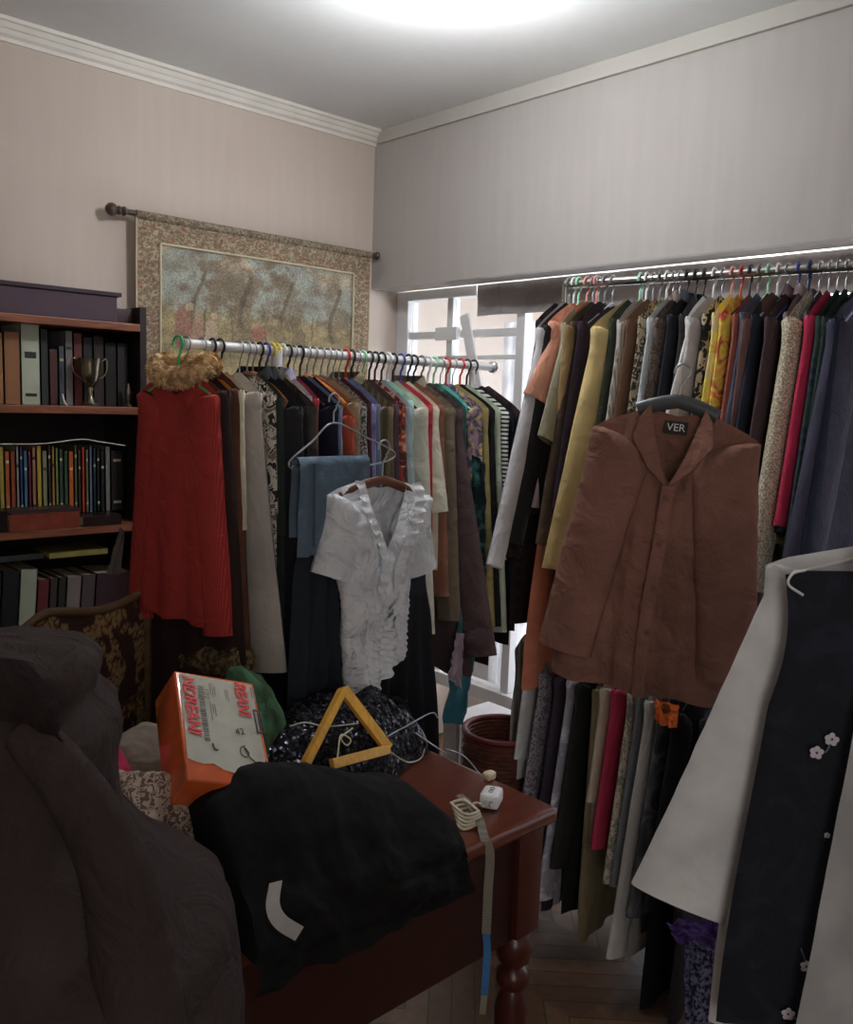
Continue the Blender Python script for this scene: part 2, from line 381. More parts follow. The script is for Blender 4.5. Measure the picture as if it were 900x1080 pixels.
tp = obj('tapestry', colour_grid(230, 200, lambda u, v: tap_pos(u, v), lambda u, v: tap_colour((u-.09)/.82, (v-.13)/.74)), M_tap)
tag(tp, 'woven wall tapestry of a faded garden scene hanging behind the left rail', 'tapestry')
obj('border', colour_grid(230, 200, lambda u, v: tap_pos(u, v, .003), border_colour, lambda u, v: u < .085 or u > .915 or v > .865 or v < .13), M_tap, tp)
bm = bmesh.new()
for (u0, v0), (u1, v1) in (((.085, .13), (.085, .865)), ((.085, .865), (.915, .865)), ((.915, .865), (.915, .13))):
    tube(bm, [Vector(tap_pos(u0+(u1-u0)*k/20, v0+(v1-v0)*k/20, .005)) for k in range(21)], .004, 6)
for (u0, v0), (u1, v1) in (((.0, .0), (.0, 1)), ((0, 1), (1, 1)), ((1, 1), (1, 0))):
    tube(bm, [Vector(tap_pos(u0+(u1-u0)*k/20, v0+(v1-v0)*k/20, .003)) for k in range(21)], .003, 6)
obj('piping', bm, cloth((150, 138, 108)), tp)
rd = thing('tapestry_rod', 'dark turned wooden rod with knob ends holding the tapestry', 'curtain rod', ((TX0+TX1)/2, -.045, TZ1))
obj('rod_pocket', tube(bmesh.new(), [(TX0+(TX1-TX0)*k/30, -.046, TZ1-.002) for k in range(31)], .0135, 12), cloth((112, 100, 80), (84, 70, 56), 'floral', 1.2, g=2.), tp)
MW = wood((62, 48, 42), .35)
obj('pole', tube(bmesh.new(), [(-.53, 0, 0), (.51, 0, 0)], .009, 12), MW, rd)
for s in (-1, 1):
    M4 = Matrix.Translation((.505*s-.015*(s < 0), 0, 0)) @ Matrix.Rotation(PI/2*s, 4, 'Y')
    obj('finial', lathe(bmesh.new(), [(.010, 0), (.015, .004), (.015, .010), (.009, .014), (.014, .02), (.014, .026), (.010, .03), (.018, .038), (.021, .048), (.018, .058), (.008, .066), (.002, .068)] if s < 0 else [(.010, 0), (.012, .004), (.010, .008), (.015, .013), (.016, .019), (.011, .024), (.003, .026)], 16, M4), MW, rd)

# ------------------------------------------------------------------ garments
def garment_body(w=.19, Ln=.6, wh=.2, t=.02, nw=.065, nd=.07, bd=.015, slope=.32, waist=0., fa=.012, fk=5, seed=0, skew=0., nu=30, nv=28, hemwave=.004, asym=0., topt=.35, wr=.004):
    """front and back sheets meeting along shoulders and sides, open neck and hem"""
    bm = bmesh.new(); S = {}
    for side in (-1, 1):
        for j in range(nv+1):
            v = j/nv
            for i in range(nu+1):
                u = -1+2*i/nu; a = abs(u)
                xt = u*w
                if abs(xt) < nw:
                    q = abs(xt)/nw
                    zt = -(nd if side < 0 else bd)*(1-q**1.3)
                else: zt = -(abs(xt)-nw)*slope - .35*max(0, (abs(xt)-(w-.03)))**1.0*.6
                arm = min(1, v/.28)
                hw = w + (wh-w)*sm(v, 0, 1) - waist*math.exp(-((v-.48)/.2)**2) - .012*math.sin(PI*min(1, arm))
                x = u*hw + skew*v*v
                z = zt + (-Ln - asym*u - zt)*v + hemwave*math.sin(u*9+seed)*v
                prof = (1-a**3)**.5 if a < 1 else 0
                th = t*(topt*(.3 if abs(xt) >= nw else .8)+(1-topt*.3)*sm(v, 0, .25)) * prof
                if j == 0 and abs(xt) >= nw: th = 0
                f = fa*sm(v, .1, 1)*(math.sin(fk*u*2.3+seed*1.7+side*.8+1.1*noise.noise((u*2, v*1.5, seed)))) * prof
                wn = wr*noise.fractal((x*22+seed, z*17, side*3.3), 1., 2., 3)*prof*sm(v, 0, .1)
                y = side*th + f + side*wn
                S[side, j, i] = bm.verts.new((x, y, z))
    for side in (-1, 1):
        for j in range(nv):
            for i in range(nu):
                q = [S[side, j, i], S[side, j+1, i], S[side, j+1, i+1], S[side, j, i+1]]
                bm.faces.new(q if side < 0 else q[::-1])
    bmesh.ops.remove_doubles(bm, verts=bm.verts, dist=.0006)
    return bm
def sleeve_mesh(s, w, slope, nw, sl, ang, r0, r1, t, seed=0, bend=.0, fwd=0., nr=16, seg=18, wr=.006):
    bm = bmesh.new(); zt = -(w-nw)*slope; rings = []
    xo = w-.004
    path = [(Vector((s*(xo-.012), 0, zt-.004)), .010), (Vector((s*(xo-r0*.45), 0, zt-.014)), r0*.5), (Vector((s*(xo-r0*.78), 0, zt-.040)), r0*.84)]
    p = Vector((s*(xo-r0*.92), 0, zt-.075))
    for k in range(nr+1):
        f = k/nr; a = ang + bend*f
        path.append((p.copy(), r0+(r1-r0)*f))
        p += Vector((s*math.sin(a), -fwd*f, -math.cos(a)))*((sl-.05)/nr)
    path.append((path[-1][0]+Vector((0, 0, .012)), r1*.8))
    for i, (c, r) in enumerate(path):
        a = ang+bend*max(0, i-3)/nr
        ax = Vector((math.cos(a), 0, s*math.sin(a))) if i > 2 else Vector((math.cos(a*i/3), 0, s*math.sin(a*i/3)))
        ring = []
        for k in range(seg):
            th = 2*PI*k/seg; f = i/len(path)
            ww = 1+wr*7*(noise.noise((math.cos(th)*1.2+seed, math.sin(th)*1.2, c.z*7+seed*3.1))+.5*noise.noise((math.cos(th)*3+seed, math.sin(th)*3, c.z*32+seed)))
            ring.append(bm.verts.new(c + ax*math.cos(th)*r*ww + Vector((0, 1, 0))*math.sin(th)*min(t, r)*ww + Vector((0, 0, 0))))
        rings.append(ring)
    for a, b in zip(rings, rings[1:]):
        for k in range(seg): bm.faces.new((a[k], a[(k+1) % seg], b[(k+1) % seg], b[k]))
    bm.faces.new(rings[0][::-1])
    bmesh.ops.recalc_face_normals(bm, faces=bm.faces)
    return bm
def collar_mesh(nw, t, h=.018, seed=0, front=.03):
    bm = bmesh.new(); n = 22; A = []; B = []; D = []
    for k in range(n+1):
        th = -PI*.5+.45 + (2*PI-.9)*k/n
        x, y = math.cos(th)*nw, math.sin(th)*(t+.012)
        zf = -front*max(0, -math.sin(th))
        A.append(bm.verts.new((x*1.06, y*1.1, zf-.012))); B.append(bm.verts.new((x*.95, y*.9, zf+h))); D.append(bm.verts.new((x*1.22, y*1.5-.004, zf+h*.05-.012)))
    for k in range(n):
        bm.faces.new((A[k], A[k+1], B[k+1], B[k])); bm.faces.new((B[k], B[k+1], D[k+1], D[k]))
    return bm
def make_garment(kind, label, mat, w=.19, Ln=.6, wh=None, t=.014, sleeve=None, sr=(.062, .045), ang=.10, bend=-.06, collar=False, cat=None, group=None, colmat=None, slmat=None, **kw):
    wh = wh if wh is not None else w*1.08
    slope = kw.get('slope', .32); nw = kw.get('nw', .065); seed = kw.get('seed', 0)
    o = obj(kind, garment_body(w=w, Ln=Ln, wh=wh, t=t, **kw), mat)
    tag(o, label, cat or kind, group)
    if sleeve:
        for s in (-1, 1):
            obj('sleeve', sleeve_mesh(s, w, slope, nw, sleeve, ang, sr[0], sr[1], t*1.15, seed+s, bend), slmat or mat, o)
    if collar: obj('collar', collar_mesh(nw, t, seed=seed), colmat or mat, o)
    return o

HG = {'wire': (solid((150, 152, 158), .3, .9, g=1.5), .0022), 'black': (solid((22, 22, 24), .35), .004), 'white': (solid((190, 190, 188), .4), .004),
      'red': (solid((150, 40, 36), .35), .004), 'yellow': (solid((185, 155, 40), .4), .004), 'blue': (solid((50, 56, 120), .4), .004),
      'green': (solid((40, 150, 90), .35), .0035), 'pink': (solid((190, 110, 100), .4), .004), 'mint': (solid((120, 165, 135), .4), .004), 'grey': (solid((90, 95, 95), .4), .004),
      'wood': (wood((176, 104, 44), .35), .0028), 'brown': (wood((88, 54, 38), .35), .0028), 'navy': (solid((30, 42, 66), .4), .0065), 'darkgrey': (solid((52, 54, 56), .3), .004)}
HW = {'wire': 'thin metal wire', 'black': 'black plastic', 'white': 'white plastic', 'red': 'red plastic', 'yellow': 'yellow plastic', 'blue': 'blue plastic', 'green': 'green plastic',
      'pink': 'pink plastic', 'mint': 'mint green plastic', 'grey': 'grey plastic', 'wood': 'orange varnished wooden', 'brown': 'brown wooden', 'navy': 'thick navy plastic', 'darkgrey': 'charcoal plastic'}
HOOKM = HG['wire'][0]
def hook_mesh(r, H=.075, R_=.017):
    bm = bmesh.new(); pts = [(0, 0, 0), (0, 0, H-R_*1.9), (R_*.5, 0, H-R_*1.2)]
    for k in range(12):
        a = -PI*.35+PI*1.45*k/11; pts.append((R_*math.cos(a), 0, H+R_*math.sin(a)))
    return tube(bm, pts, r, 7, up=(0, 1, 0))
def make_hanger(style, label, w=.17, slope=.32, H=.075, group=None, bar=False):
    m, r = HG[style]
    bm = bmesh.new(); woodlike = style in ('wood', 'brown')
    if woodlike or style == 'darkgrey' or style == 'navy':
        P = [(x*w, 0, -.004-slope*abs(x)*w*(.5+.5*abs(x))) for x in [i/8 for i in range(-8, 9)]]
        tube(bm, P, [.016 if style == 'darkgrey' else .011]*17, 8, flat=.6)
    else:
        rr = max(r, .0022)
        tube(bm, [(-w, 0, -slope*w-.004), (-.02, 0, -.010), (0, 0, 0), (.02, 0, -.010), (w, 0, -slope*w-.004)], rr, 7, up=(0, 1, 0))
        bar = True
    if bar:
        zb = -slope*w-.012
        tube(bm, [(-w, 0, zb+.008), (-w-.004, 0, zb-.004), (-w+.01, 0, zb-.014), (w-.01, 0, zb-.014), (w+.004, 0, zb-.004), (w, 0, zb+.008)], .0025, 6, up=(0, 1, 0))
    o = obj('clothes_hanger', bm, m); tag(o, label, 'hanger', group)
    obj('hook', hook_mesh(max(r*.8, .002), H), HOOKM if woodlike or style in ('darkgrey',) else m, o)
    return o
def hang(style, g, loc, rz, desc, tilt=0., H=.075, bar=False, w=None, drop=.0, hw_=None, slope=.32):
    """garment g and its hanger put at the same neck point"""
    loc = Vector(loc)
    lab = '%s hanger holding the %s' % (HW[style], desc)
    if len(lab.split()) > 16: lab = ' '.join(lab.split()[:16])
    while lab.split()[-1] in ('the', 'a', 'and', 'with', 'on', 'of', 'beside', 'behind', 'by', 'between', 'in'): lab = ' '.join(lab.split()[:-1])
    h = make_hanger(style, lab, w=w or (min(.15, hw_-.02) if hw_ else .15), H=H, bar=bar, slope=slope)
    h.location = loc; h.rotation_euler = (0, tilt, rz)
    if g: g.location = loc-Vector((0, 0, drop)); g.rotation_euler = (0, tilt, rz)
    return h

# ---- left rail
LA = Vector((-1.345, -.986, 1.66)); LB = Vector((-.30, -.965, 1.66))
rl = thing('clothes_rail', 'white metal clothes rail in front of the tapestry', 'clothes rail', (LA.x, LA.y, 0))
rp = cloth((1, 1, 1)) and solid((196, 194, 188), .35)
obj('rail', tube(bmesh.new(), [(0, 0, LA.z), (LB.x-LA.x, LB.y-LA.y, LB.z)], .0115, 12), rp, rl)
obj('end_cap', lathe(bmesh.new(), [(.006, -.004), (.017, 0), (.019, .01), (.014, .022), (.004, .026)], 14, Matrix.Translation((LB.x-LA.x, LB.y-LA.y, LB.z)) @ Matrix.Rotation(PI/2, 4, 'Y')), solid((150, 150, 152), .3, .5), rl)
for x in (.25, .96):
    obj('post', tube(bmesh.new(), [(x, .02*x, LA.z-.002), (x, .02*x, .06)], .010, 10), rp, rl)
obj('socket', tube(bmesh.new(), [(.25, 0, LA.z+.0), (.25, 0, LA.z-.05)], .0145, 12), rp, rl)
for x in (.25, .96):
    obj('foot', tube(bmesh.new(), [(x, -.22, .012), (x, -.2, .03), (x, 0, .06), (x, .2, .03), (x, .22, .012)], .011, 8), rp, rl)

def rail_x(px, A, B, z):
    """distance along the rail of a hook seen at that photo column"""
    lo, hi = -.3, 1.3
    for _ in range(40):
        m = (lo+hi)/2; p = A.lerp(B, m)-CAM; x = 450+F*p.dot(cr)/p.dot(cf)
        if x < px: lo = m
        else: hi = m
    return A.lerp(B, lo)

# (hook column, kind, description, colour, colour2, pattern, half width, length, sleeve, hanger, extra)
LEFT = [
 (188, 'sweater', 'dark red long-sleeved knit top with a scooped neck, first on the left rail', (140, 34, 30), None, 'knit', .14, .56, .52, 'green', dict(nd=.045, t=.022, wh=.185, rot=.2, dz=-.012)),
 (196, 'coat', 'very dark maroon long coat with a tan fur collar', (34, 20, 18), None, 'plain', .145, .98, .60, 'brown', dict(fur=1, t=.022, wh=.16, nd=.05, rot=.2)),
 (213, 'coat', 'chestnut brown long coat with a shaggy fur cuff', (74, 42, 30), None, 'plain', .135, .92, .62, 'wood', dict(cuff=1, t=.02, wh=.18, ang=.10, bend=0, rot=.1)),
 (224, 'blouse', 'cream silky blouse next to the chestnut coat', (160, 150, 125), None, 'plain', .14, .55, .3, 'black', {}),
 (232, 'coat', 'pale grey wide-sleeved coat', (132, 124, 117), None, 'plain', .145, .66, .63, 'black', dict(sr=(.07, .075), ang=.15, bend=.02, t=.018, rot=.15)),
 (253, 'blouse', 'cream blouse printed with black sketchy flowers', (150, 143, 130), (35, 32, 30), 'floral', .155, .5, .26, 'wire', dict(g3=(90, 80, 70), ang=.14)),
 (261, 'shirt', 'dull green-black short shirt', (34, 42, 40), None, 'plain', .17, .6, .3, 'brown', {}),
 (267, 'jacket', 'black nylon jacket with a stand-up collar', (28, 28, 32), None, 'plain', .205, .72, .60, 'wood', dict(collar=1, t=.02)),
 (274, 'coat', 'long charcoal coat beside the black nylon jacket', (24, 24, 26), None, 'plain', .20, 1.0, .62, 'black', dict(collar=1)),
 (281, 'jacket', 'black faded velvet jacket with worn cuffs', (36, 32, 30), (60, 52, 46), 'dye', .205, .66, .60, 'blue', dict(collar=1)),
 (287, 'shirt', 'mustard and cream sliver of blouse between black jackets', (140, 128, 84), (170, 160, 130), 'stripes', .195, .52, None, 'yellow', {}),
 (292, 'sweatshirt', 'lavender grey hooded sweatshirt', (112, 104, 128), None, 'plain', .155, .5, .4, 'yellow', dict(collar=1, dz=.01)),
 (298, 'cardigan', 'crimson red cardigan shoulder next to the lavender hood', (140, 34, 46), None, 'plain', .165, .4, .25, 'white', {}),
 (304, 'jacket', 'navy blue zipped jacket', (20, 22, 38), None, 'plain', .20, .85, .58, 'black', {}),
 (310, 'shirt', 'faded blue chambray shirt', (84, 100, 128), None, 'plain', .195, .58, .52, 'wire', dict(sr=(.055, .045))),
 (317, 'coat', 'inky black long coat behind the chambray shirt', (16, 17, 24), None, 'plain', .185, 1.05, .6, 'black', {}),
 (324, 'sweater', 'orange red sweater on a varnished wooden hanger', (158, 58, 38), None, 'knit', .185, .58, .55, 'wood', dict(dz=-.03)),
 (331, 'blouse', 'brown and tan mottled blouse', (92, 66, 48), (120, 100, 76), 'dye', .18, .5, .3, 'brown', {}),
 (339, 'jacket', 'salt-and-pepper tweed jacket', (40, 40, 42), (128, 126, 124), 'tweed', .185, .62, .58, 'brown', {}),
 (346, 'cardigan', 'dark wine cardigan beside the tweed jacket', (56, 26, 26), None, 'plain', .18, .5, .4, 'wire', {}),
 (352, 'blouse', 'blue and violet tie-dyed blouse', (62, 70, 116), (110, 100, 150), 'dye', .185, .55, .3, 'wire', dict(g3=(84, 100, 140))),
 (358, 'shirt', 'pale denim shirt behind the tie-dyed blouse', (84, 98, 116), None, 'plain', .185, .6, .55, 'wire', {}),
 (365, 'jacket', 'olive brown corduroy jacket', (92, 80, 56), (70, 60, 42), 'vstripes', .195, .62, .56, 'red', dict(collar=1)),
 (371, 'coat', 'brown leather coat with a matt sleeve', (76, 56, 46), None, 'plain', .185, .8, .56, 'black', {}),
 (377, 'cardigan', 'dusky plum cardigan', (72, 52, 58), None, 'plain', .18, .6, .5, 'wire', {}),
 (383, 'blouse', 'red and cream flowered blouse', (130, 44, 38), (160, 130, 100), 'floral', .185, .64, .58, 'mint', dict(g3=(60, 40, 36))),
 (390, 'cardigan', 'powder blue grey cardigan', (132, 150, 156), None, 'plain', .195, .68, .60, 'black', {}),
 (396, 'blouse', 'sea green silky blouse', (130, 170, 150), None, 'plain', .16, .5, .4, 'black', {}),
 (403, 'shirt', 'off-white long shirt', (158, 152, 138), None, 'plain', .195, .72, .58, 'black', {}),
 (409, 'jacket', 'bright crimson short jacket', (158, 36, 46), None, 'plain', .18, .42, .2, 'white', {}),
 (415, 'blouse', 'ivory short-sleeved blouse with a wide cuff', (172, 162, 142), None, 'plain', .19, .5, .27, 'black', dict(sr=(.07, .07), ang=.22)),
 (423, 'coat', 'terracotta brown long dress coat', (108, 66, 50), None, 'plain', .18, .66, .5, 'blue', {}),
 (431, 'jacket', 'olive taupe blazer', (88, 76, 60), None, 'plain', .195, .7, .56, 'black', dict(collar=1)),
 (437, 'coat', 'mauve brown long coat sweeping down behind the silver blouse', (66, 48, 50), None, 'plain', .20, .86, .66, 'black', dict(wh=.27, ang=.27, sr=(.065, .06))),
 (445, 'blouse', 'emerald green patterned blouse', (50, 108, 90), (30, 60, 50), 'dye', .185, .5, .36, 'grey', {}),
 (452, 'cardigan', 'turquoise cardigan', (64, 140, 136), None, 'plain', .165, .35, .2, 'white', {}),
 (458, 'blouse', 'multicoloured violet and gold printed blouse', (112, 84, 96), (140, 120, 60), 'floral', .19, .6, .5, 'mint', dict(g3=(60, 56, 70))),
 (465, 'shirt', 'mustard olive long shirt', (118, 104, 58), None, 'plain', .19, .72, .6, 'wire', {}),
 (471, 'coat', 'jet black slim coat on the far half of the left rail', (16, 16, 18), None, 'plain', .195, .85, .6, 'red', {}),
 (478, 'blouse', 'sage grey long-sleeved dress', (132, 142, 120), None, 'plain', .195, .8, .62, 'wire', {}),
 (486, 'sweater', 'black top with thin white stripes', (24, 24, 26), (160, 160, 156), 'stripes', .205, .5, .3, 'red', dict(ps=2.2)),
 (493, 'coat', 'black knitted coat near the rail end', (20, 20, 22), None, 'knit', .205, .75, .58, 'black', {}),
 (500, 'dress', 'dark wine plaid dress at the very end of the left rail', (50, 26, 32), (24, 18, 24), 'plaid', .20, .72, .5, 'black', {}),
]
def row(specs, A, B, rz0, dH, jitter=.06, side=1, gain=None, where=''):
    out = []
    for i, (px, kind, desc, c1, c2, pat, w, Ln, sl, hg, ex) in enumerate(specs):
        ex = dict(ex); p = rail_x(px, A, B, 0)
        cuff = ex.pop('cuff', 0); furc = ex.pop('fur', 0); dz = ex.pop('dz', 0); rot = ex.pop('rot', 0); g3 = ex.pop('g3', None); ps = ex.pop('ps', 1.)
        drop = max(0, -dz)
        m = cloth(c1, c2, pat, ps, rgb3=g3, g=gain)
        ex.setdefault('slope', .50 if where == 'left' else .58); ex.setdefault('ang', {'left': .13}.get(where, .22)); ex.setdefault('bend', 0.); ex.setdefault('t', .013);
        if where == 'left' and px > 380: Ln = min(Ln, .55 if sum(c1) > 200 else .8)
        if where == 'right': px = px+6+(px-600)*.13 if px > 656 else px
        p = rail_x(px, A, B, 0); ex.setdefault('fa', .007); ex.setdefault('seed', i*1.37+px); ex.setdefault('wr', .003)
        nm = 'dark_coat' if False else kind
        if len(desc.split()) < 5: desc += ' on the %s rail' % where
        g = make_garment(nm, desc, m, w=w, Ln=Ln, sleeve=sl, nu=18, nv=18, cat=kind, **ex)
        rz = rz0 + rot + R.uniform(-jitter, jitter)
        h = hang(hg, g, (p.x, p.y, p.z-dH), rz, desc, drop=drop, H=dH, hw_=w, slope=ex['slope']*.9)
        g['group'] = 'clothes hanging on the %s rail' % where; h['group'] = 'hangers on the %s rail' % where
        if furc:
            P = [(math.cos(a)*.082, math.sin(a)*.03-.005, .012-.03*max(0, -math.sin(a))) for a in [PI*2*k/16 for k in range(17)]]
            obj('fur_collar', fur(bmesh.new(), P, .027, 4500, .011, 5), cloth((168, 132, 88), (120, 92, 58), 'tweed', .3), g)
        if cuff:
            zc = -(w-.065)*.32-.09-(sl-.05)
            P = [(-w-.045+k*.022*math.cos(.1), 0, zc+.0+.003*k) for k in range(6)]
            P = [(w-.13+.037*k, -.03, zc+.01+.006*k) for k in range(6)]
            obj('fur_cuff', fur(bmesh.new(), P, .038, 4500, .011, 7), cloth((96, 78, 48), (50, 38, 24), 'tweed', .3), g)
        out.append(g)
    return out
# local -x goes towards the camera side of each rail
row(LEFT, LA, LB, -PI/2, .058, where='left')

# ---- right rail
RA = at(597, 300, 2, 1.90); RB = at(892, 281, 2, 1.90)
rdir = (RB-RA).normalized(); RE = RA+rdir*1.15
rr_ = thing('clothes_rail', 'chrome upper clothes rail with a lower rail below, under the wall lintel', 'clothes rail', (RA.x, RA.y, 0))
MC = solid((150, 146, 142), .22, .9, g=1.6); q = RE-RA
obj('rail', tube(bmesh.new(), [(0, 0, RA.z), (q.x, q.y, RA.z)], .0125, 12), MC, rr_)
lo_ = Vector((-.02, -.04, .93))
obj('lower_rail', tube(bmesh.new(), [(lo_.x, lo_.y, .92), (q.x, q.y, .92)], .011, 12), MC, rr_)
for s in (0.0, 1.0):
    b_ = q*s
    obj('post', tube(bmesh.new(), [(b_.x, b_.y, RA.z), (b_.x, b_.y, .03)], .011, 10), MC, rr_)
    obj('foot', tube(bmesh.new(), [(b_.x-.2, b_.y, .012), (b_.x, b_.y, .03), (b_.x+.2, b_.y, .012)], .012, 8), MC, rr_)
RIGHT = [
 (601, 'coat', 'dark maroon plaid long coat with cuff buttons behind the white shirt', (38, 24, 28), (26, 18, 22), 'plaid', .155, .92, .66, 'grey', dict(ang=.22, wh=.22)),
 (606, 'shirt', 'white long-sleeved shirt, farthest on the right rail', (150, 148, 152), None, 'plain', .20, .58, .66, 'white', dict(ang=.36, bend=-.02, sr=(.05, .035))),
 (611, 'jacket', 'black jacket behind the coral ruffled top', (28, 27, 30), None, 'plain', .185, .6, .60, 'mint', dict(ang=.28)),
 (630, 'dress', 'long burnt orange velvet dress hanging below its neighbours', (190, 98, 68), None, 'plain', .15, 1.08, None, 'pink', dict(wh=.27, drop=0, rot=-.1)),
 (620, 'blouse', 'coral pink blouse with a ruffled sleeve', (206, 112, 88), None, 'plain', .165, .35, .22, 'pink', dict(sr=(.055, .09), ang=.36, fa=.02, rot=-.12)),
 (626, 'blouse', 'sage grey short-sleeved blouse under the coral sleeve', (116, 112, 92), None, 'plain', .175, .5, .32, 'wire', dict(sr=(.055, .075), ang=.32)),
 (632, 'jacket', 'khaki brown jacket with a dark hem band', (122, 98, 62), None, 'plain', .19, .62, .62, 'wire', dict(ang=.12, band=1)),
 (639, 'coat', 'dark chocolate long coat on the far part of the right rail', (62, 48, 38), None, 'plain', .17, .95, .6, 'grey', {}),
 (647, 'coat', 'deep plum long dress reaching lowest on the upper right rail', (34, 22, 34), None, 'plain', .17, 1.22, .5, 'wire', dict(wh=.2)),
 (664, 'blouse', 'plain straw yellow blouse with a wide straight sleeve', (164, 142, 86), None, 'plain', .20, .66, .64, 'wire', dict(sr=(.075, .10), ang=.2, bend=.0, t=.018, rot=-.25)),
 (662, 'jacket', 'forest green and black jacket edge beside the yellow blouse', (40, 46, 34), None, 'plain', .16, .5, .4, 'mint', {}),
 (668, 'shirt', 'lavender grey short-sleeved shirt', (118, 110, 116), None, 'plain', .17, .5, .26, 'white', {}),
 (674, 'sweater', 'stone grey ribbed knit sweater', (136, 128, 116), (100, 94, 84), 'vstripes', .18, .6, .5, 'wire', dict(ps=3)),
 (681, 'dress', 'rust brown crinkled dress', (90, 62, 44), None, 'plain', .17, .7, .5, 'grey', {}),
 (687, 'blouse', 'black blouse scattered with tan blossoms', (38, 34, 30), (120, 104, 80), 'floral', .155, .5, .4, 'white', {}),
 (693, 'scarf', 'cream and gold striped satin scarf collar', (150, 132, 92), (96, 84, 62), 'stripes', .12, .3, None, 'wire', dict(ps=.7)),
 (699, 'shirt', 'pale ice blue shirt strip beside the brocade jacket', (142, 150, 152), None, 'plain', .165, .48, .42, 'wire', {}),
 (706, 'jacket', 'dark brown brocade jacket with a raised leaf weave', (58, 48, 44), (86, 74, 66), 'floral', .165, .62, .52, 'black', dict(collar=1, ps=1.4, sr=(.075, .06))),
 (714, 'jacket', 'black satin-collared jacket', (28, 30, 36), None, 'plain', .15, .6, .5, 'black', dict(collar=1)),
 (722, 'blouse', 'smoky velvet blouse with dark pattern', (50, 44, 42), (34, 30, 30), 'dye', .15, .5, .4, 'black', {}),
 (731, 'shirt', 'shiny silver white shirt with a folded sleeve', (165, 162, 160), None, 'plain', .165, .5, .36, 'white', dict(sr=(.06, .07), ang=.42)),
 (739, 'cardigan', 'light grey melange cardigan', (140, 136, 136), None, 'plain', .175, .52, .32, 'wire', dict(sr=(.06, .07), ang=.22)),
 (748, 'blouse', 'tan blouse with bold black flowers', (128, 112, 88), (24, 22, 22), 'floral', .155, .5, .4, 'pink', dict(ps=.6)),
 (757, 'shirt', 'white and ochre print shirt with a yellow collar', (160, 140, 110), (180, 160, 40), 'dye', .15, .5, .4, 'red', dict(g3=(150, 110, 90))),
 (765, 'blouse', 'orange and yellow blotched blouse', (176, 84, 44), (190, 160, 40), 'dye', .155, .5, .3, 'black', dict(g3=(150, 50, 40))),
 (773, 'sweater', 'brick red sweater', (116, 56, 44), None, 'plain', .16, .6, .5, 'grey', {}),
 (782, 'shirt', 'steel blue shirt in the middle of the right rail', (66, 72, 92), None, 'plain', .155, .55, .5, 'mint', {}),
 (791, 'jacket', 'midnight blue blazer in the right rail row', (30, 34, 48), None, 'plain', .165, .7, .55, 'white', {}),
 (800, 'coat', 'dusty brown plum coat with a broad sleeve', (88, 62, 58), None, 'plain', .185, .8, .6, 'wire', dict(sr=(.08, .07), ang=.08, rot=-.2)),
 (810, 'coat', 'dark aubergine coat', (54, 38, 42), None, 'plain', .18, .85, .6, 'blue', dict(collar=1)),
 (820, 'jacket', 'greyish mauve jacket near the navy hanger', (84, 66, 68), None, 'plain', .16, .6, .5, 'navy', dict(collar=1)),
 (830, 'cardigan', 'oatmeal cream knitted cardigan', (160, 148, 124), (110, 100, 84), 'tweed', .185, .6, .62, 'wire', dict(sr=(.055, .05), t=.02)),
 (839, 'jacket', 'dark slate teal jacket', (38, 48, 54), None, 'plain', .16, .6, .5, 'wire', {}),
 (847, 'cardigan', 'raspberry pink long-sleeved cardigan', (158, 26, 58), None, 'plain', .18, .48, .47, 'wire', dict(sr=(.05, .045))),
 (855, 'shirt', 'dark green and navy plaid shirt', (28, 44, 40), (20, 26, 44), 'plaid', .185, .75, .6, 'wire', dict(ps=1.5)),
 (863, 'coat', 'bottle green long coat', (26, 42, 36), None, 'plain', .19, .8, .62, 'grey', {}),
 (873, 'coat', 'dark blue long coat next to the indigo one', (26, 32, 48), None, 'plain', .20, .85, .62, 'navy', {}),
 (884, 'coat', 'indigo purple long coat, nearest in view on the right rail', (50, 49, 66), None, 'plain', .20, .74, .62, 'navy', dict(sr=(.075, .075), wh=.27, t=.025, rot=-.25)),
]
def fix(specs):
    for s in specs:
        s[-1].pop('drop', None); s[-1].pop('band', None)
    return specs
RZ = math.atan2(rdir.y, rdir.x)-PI/2+PI
RZ = math.atan2(rdir.y, rdir.x)+PI/2
rg = row(fix(RIGHT), RA, RE, RZ, .058, where='right')

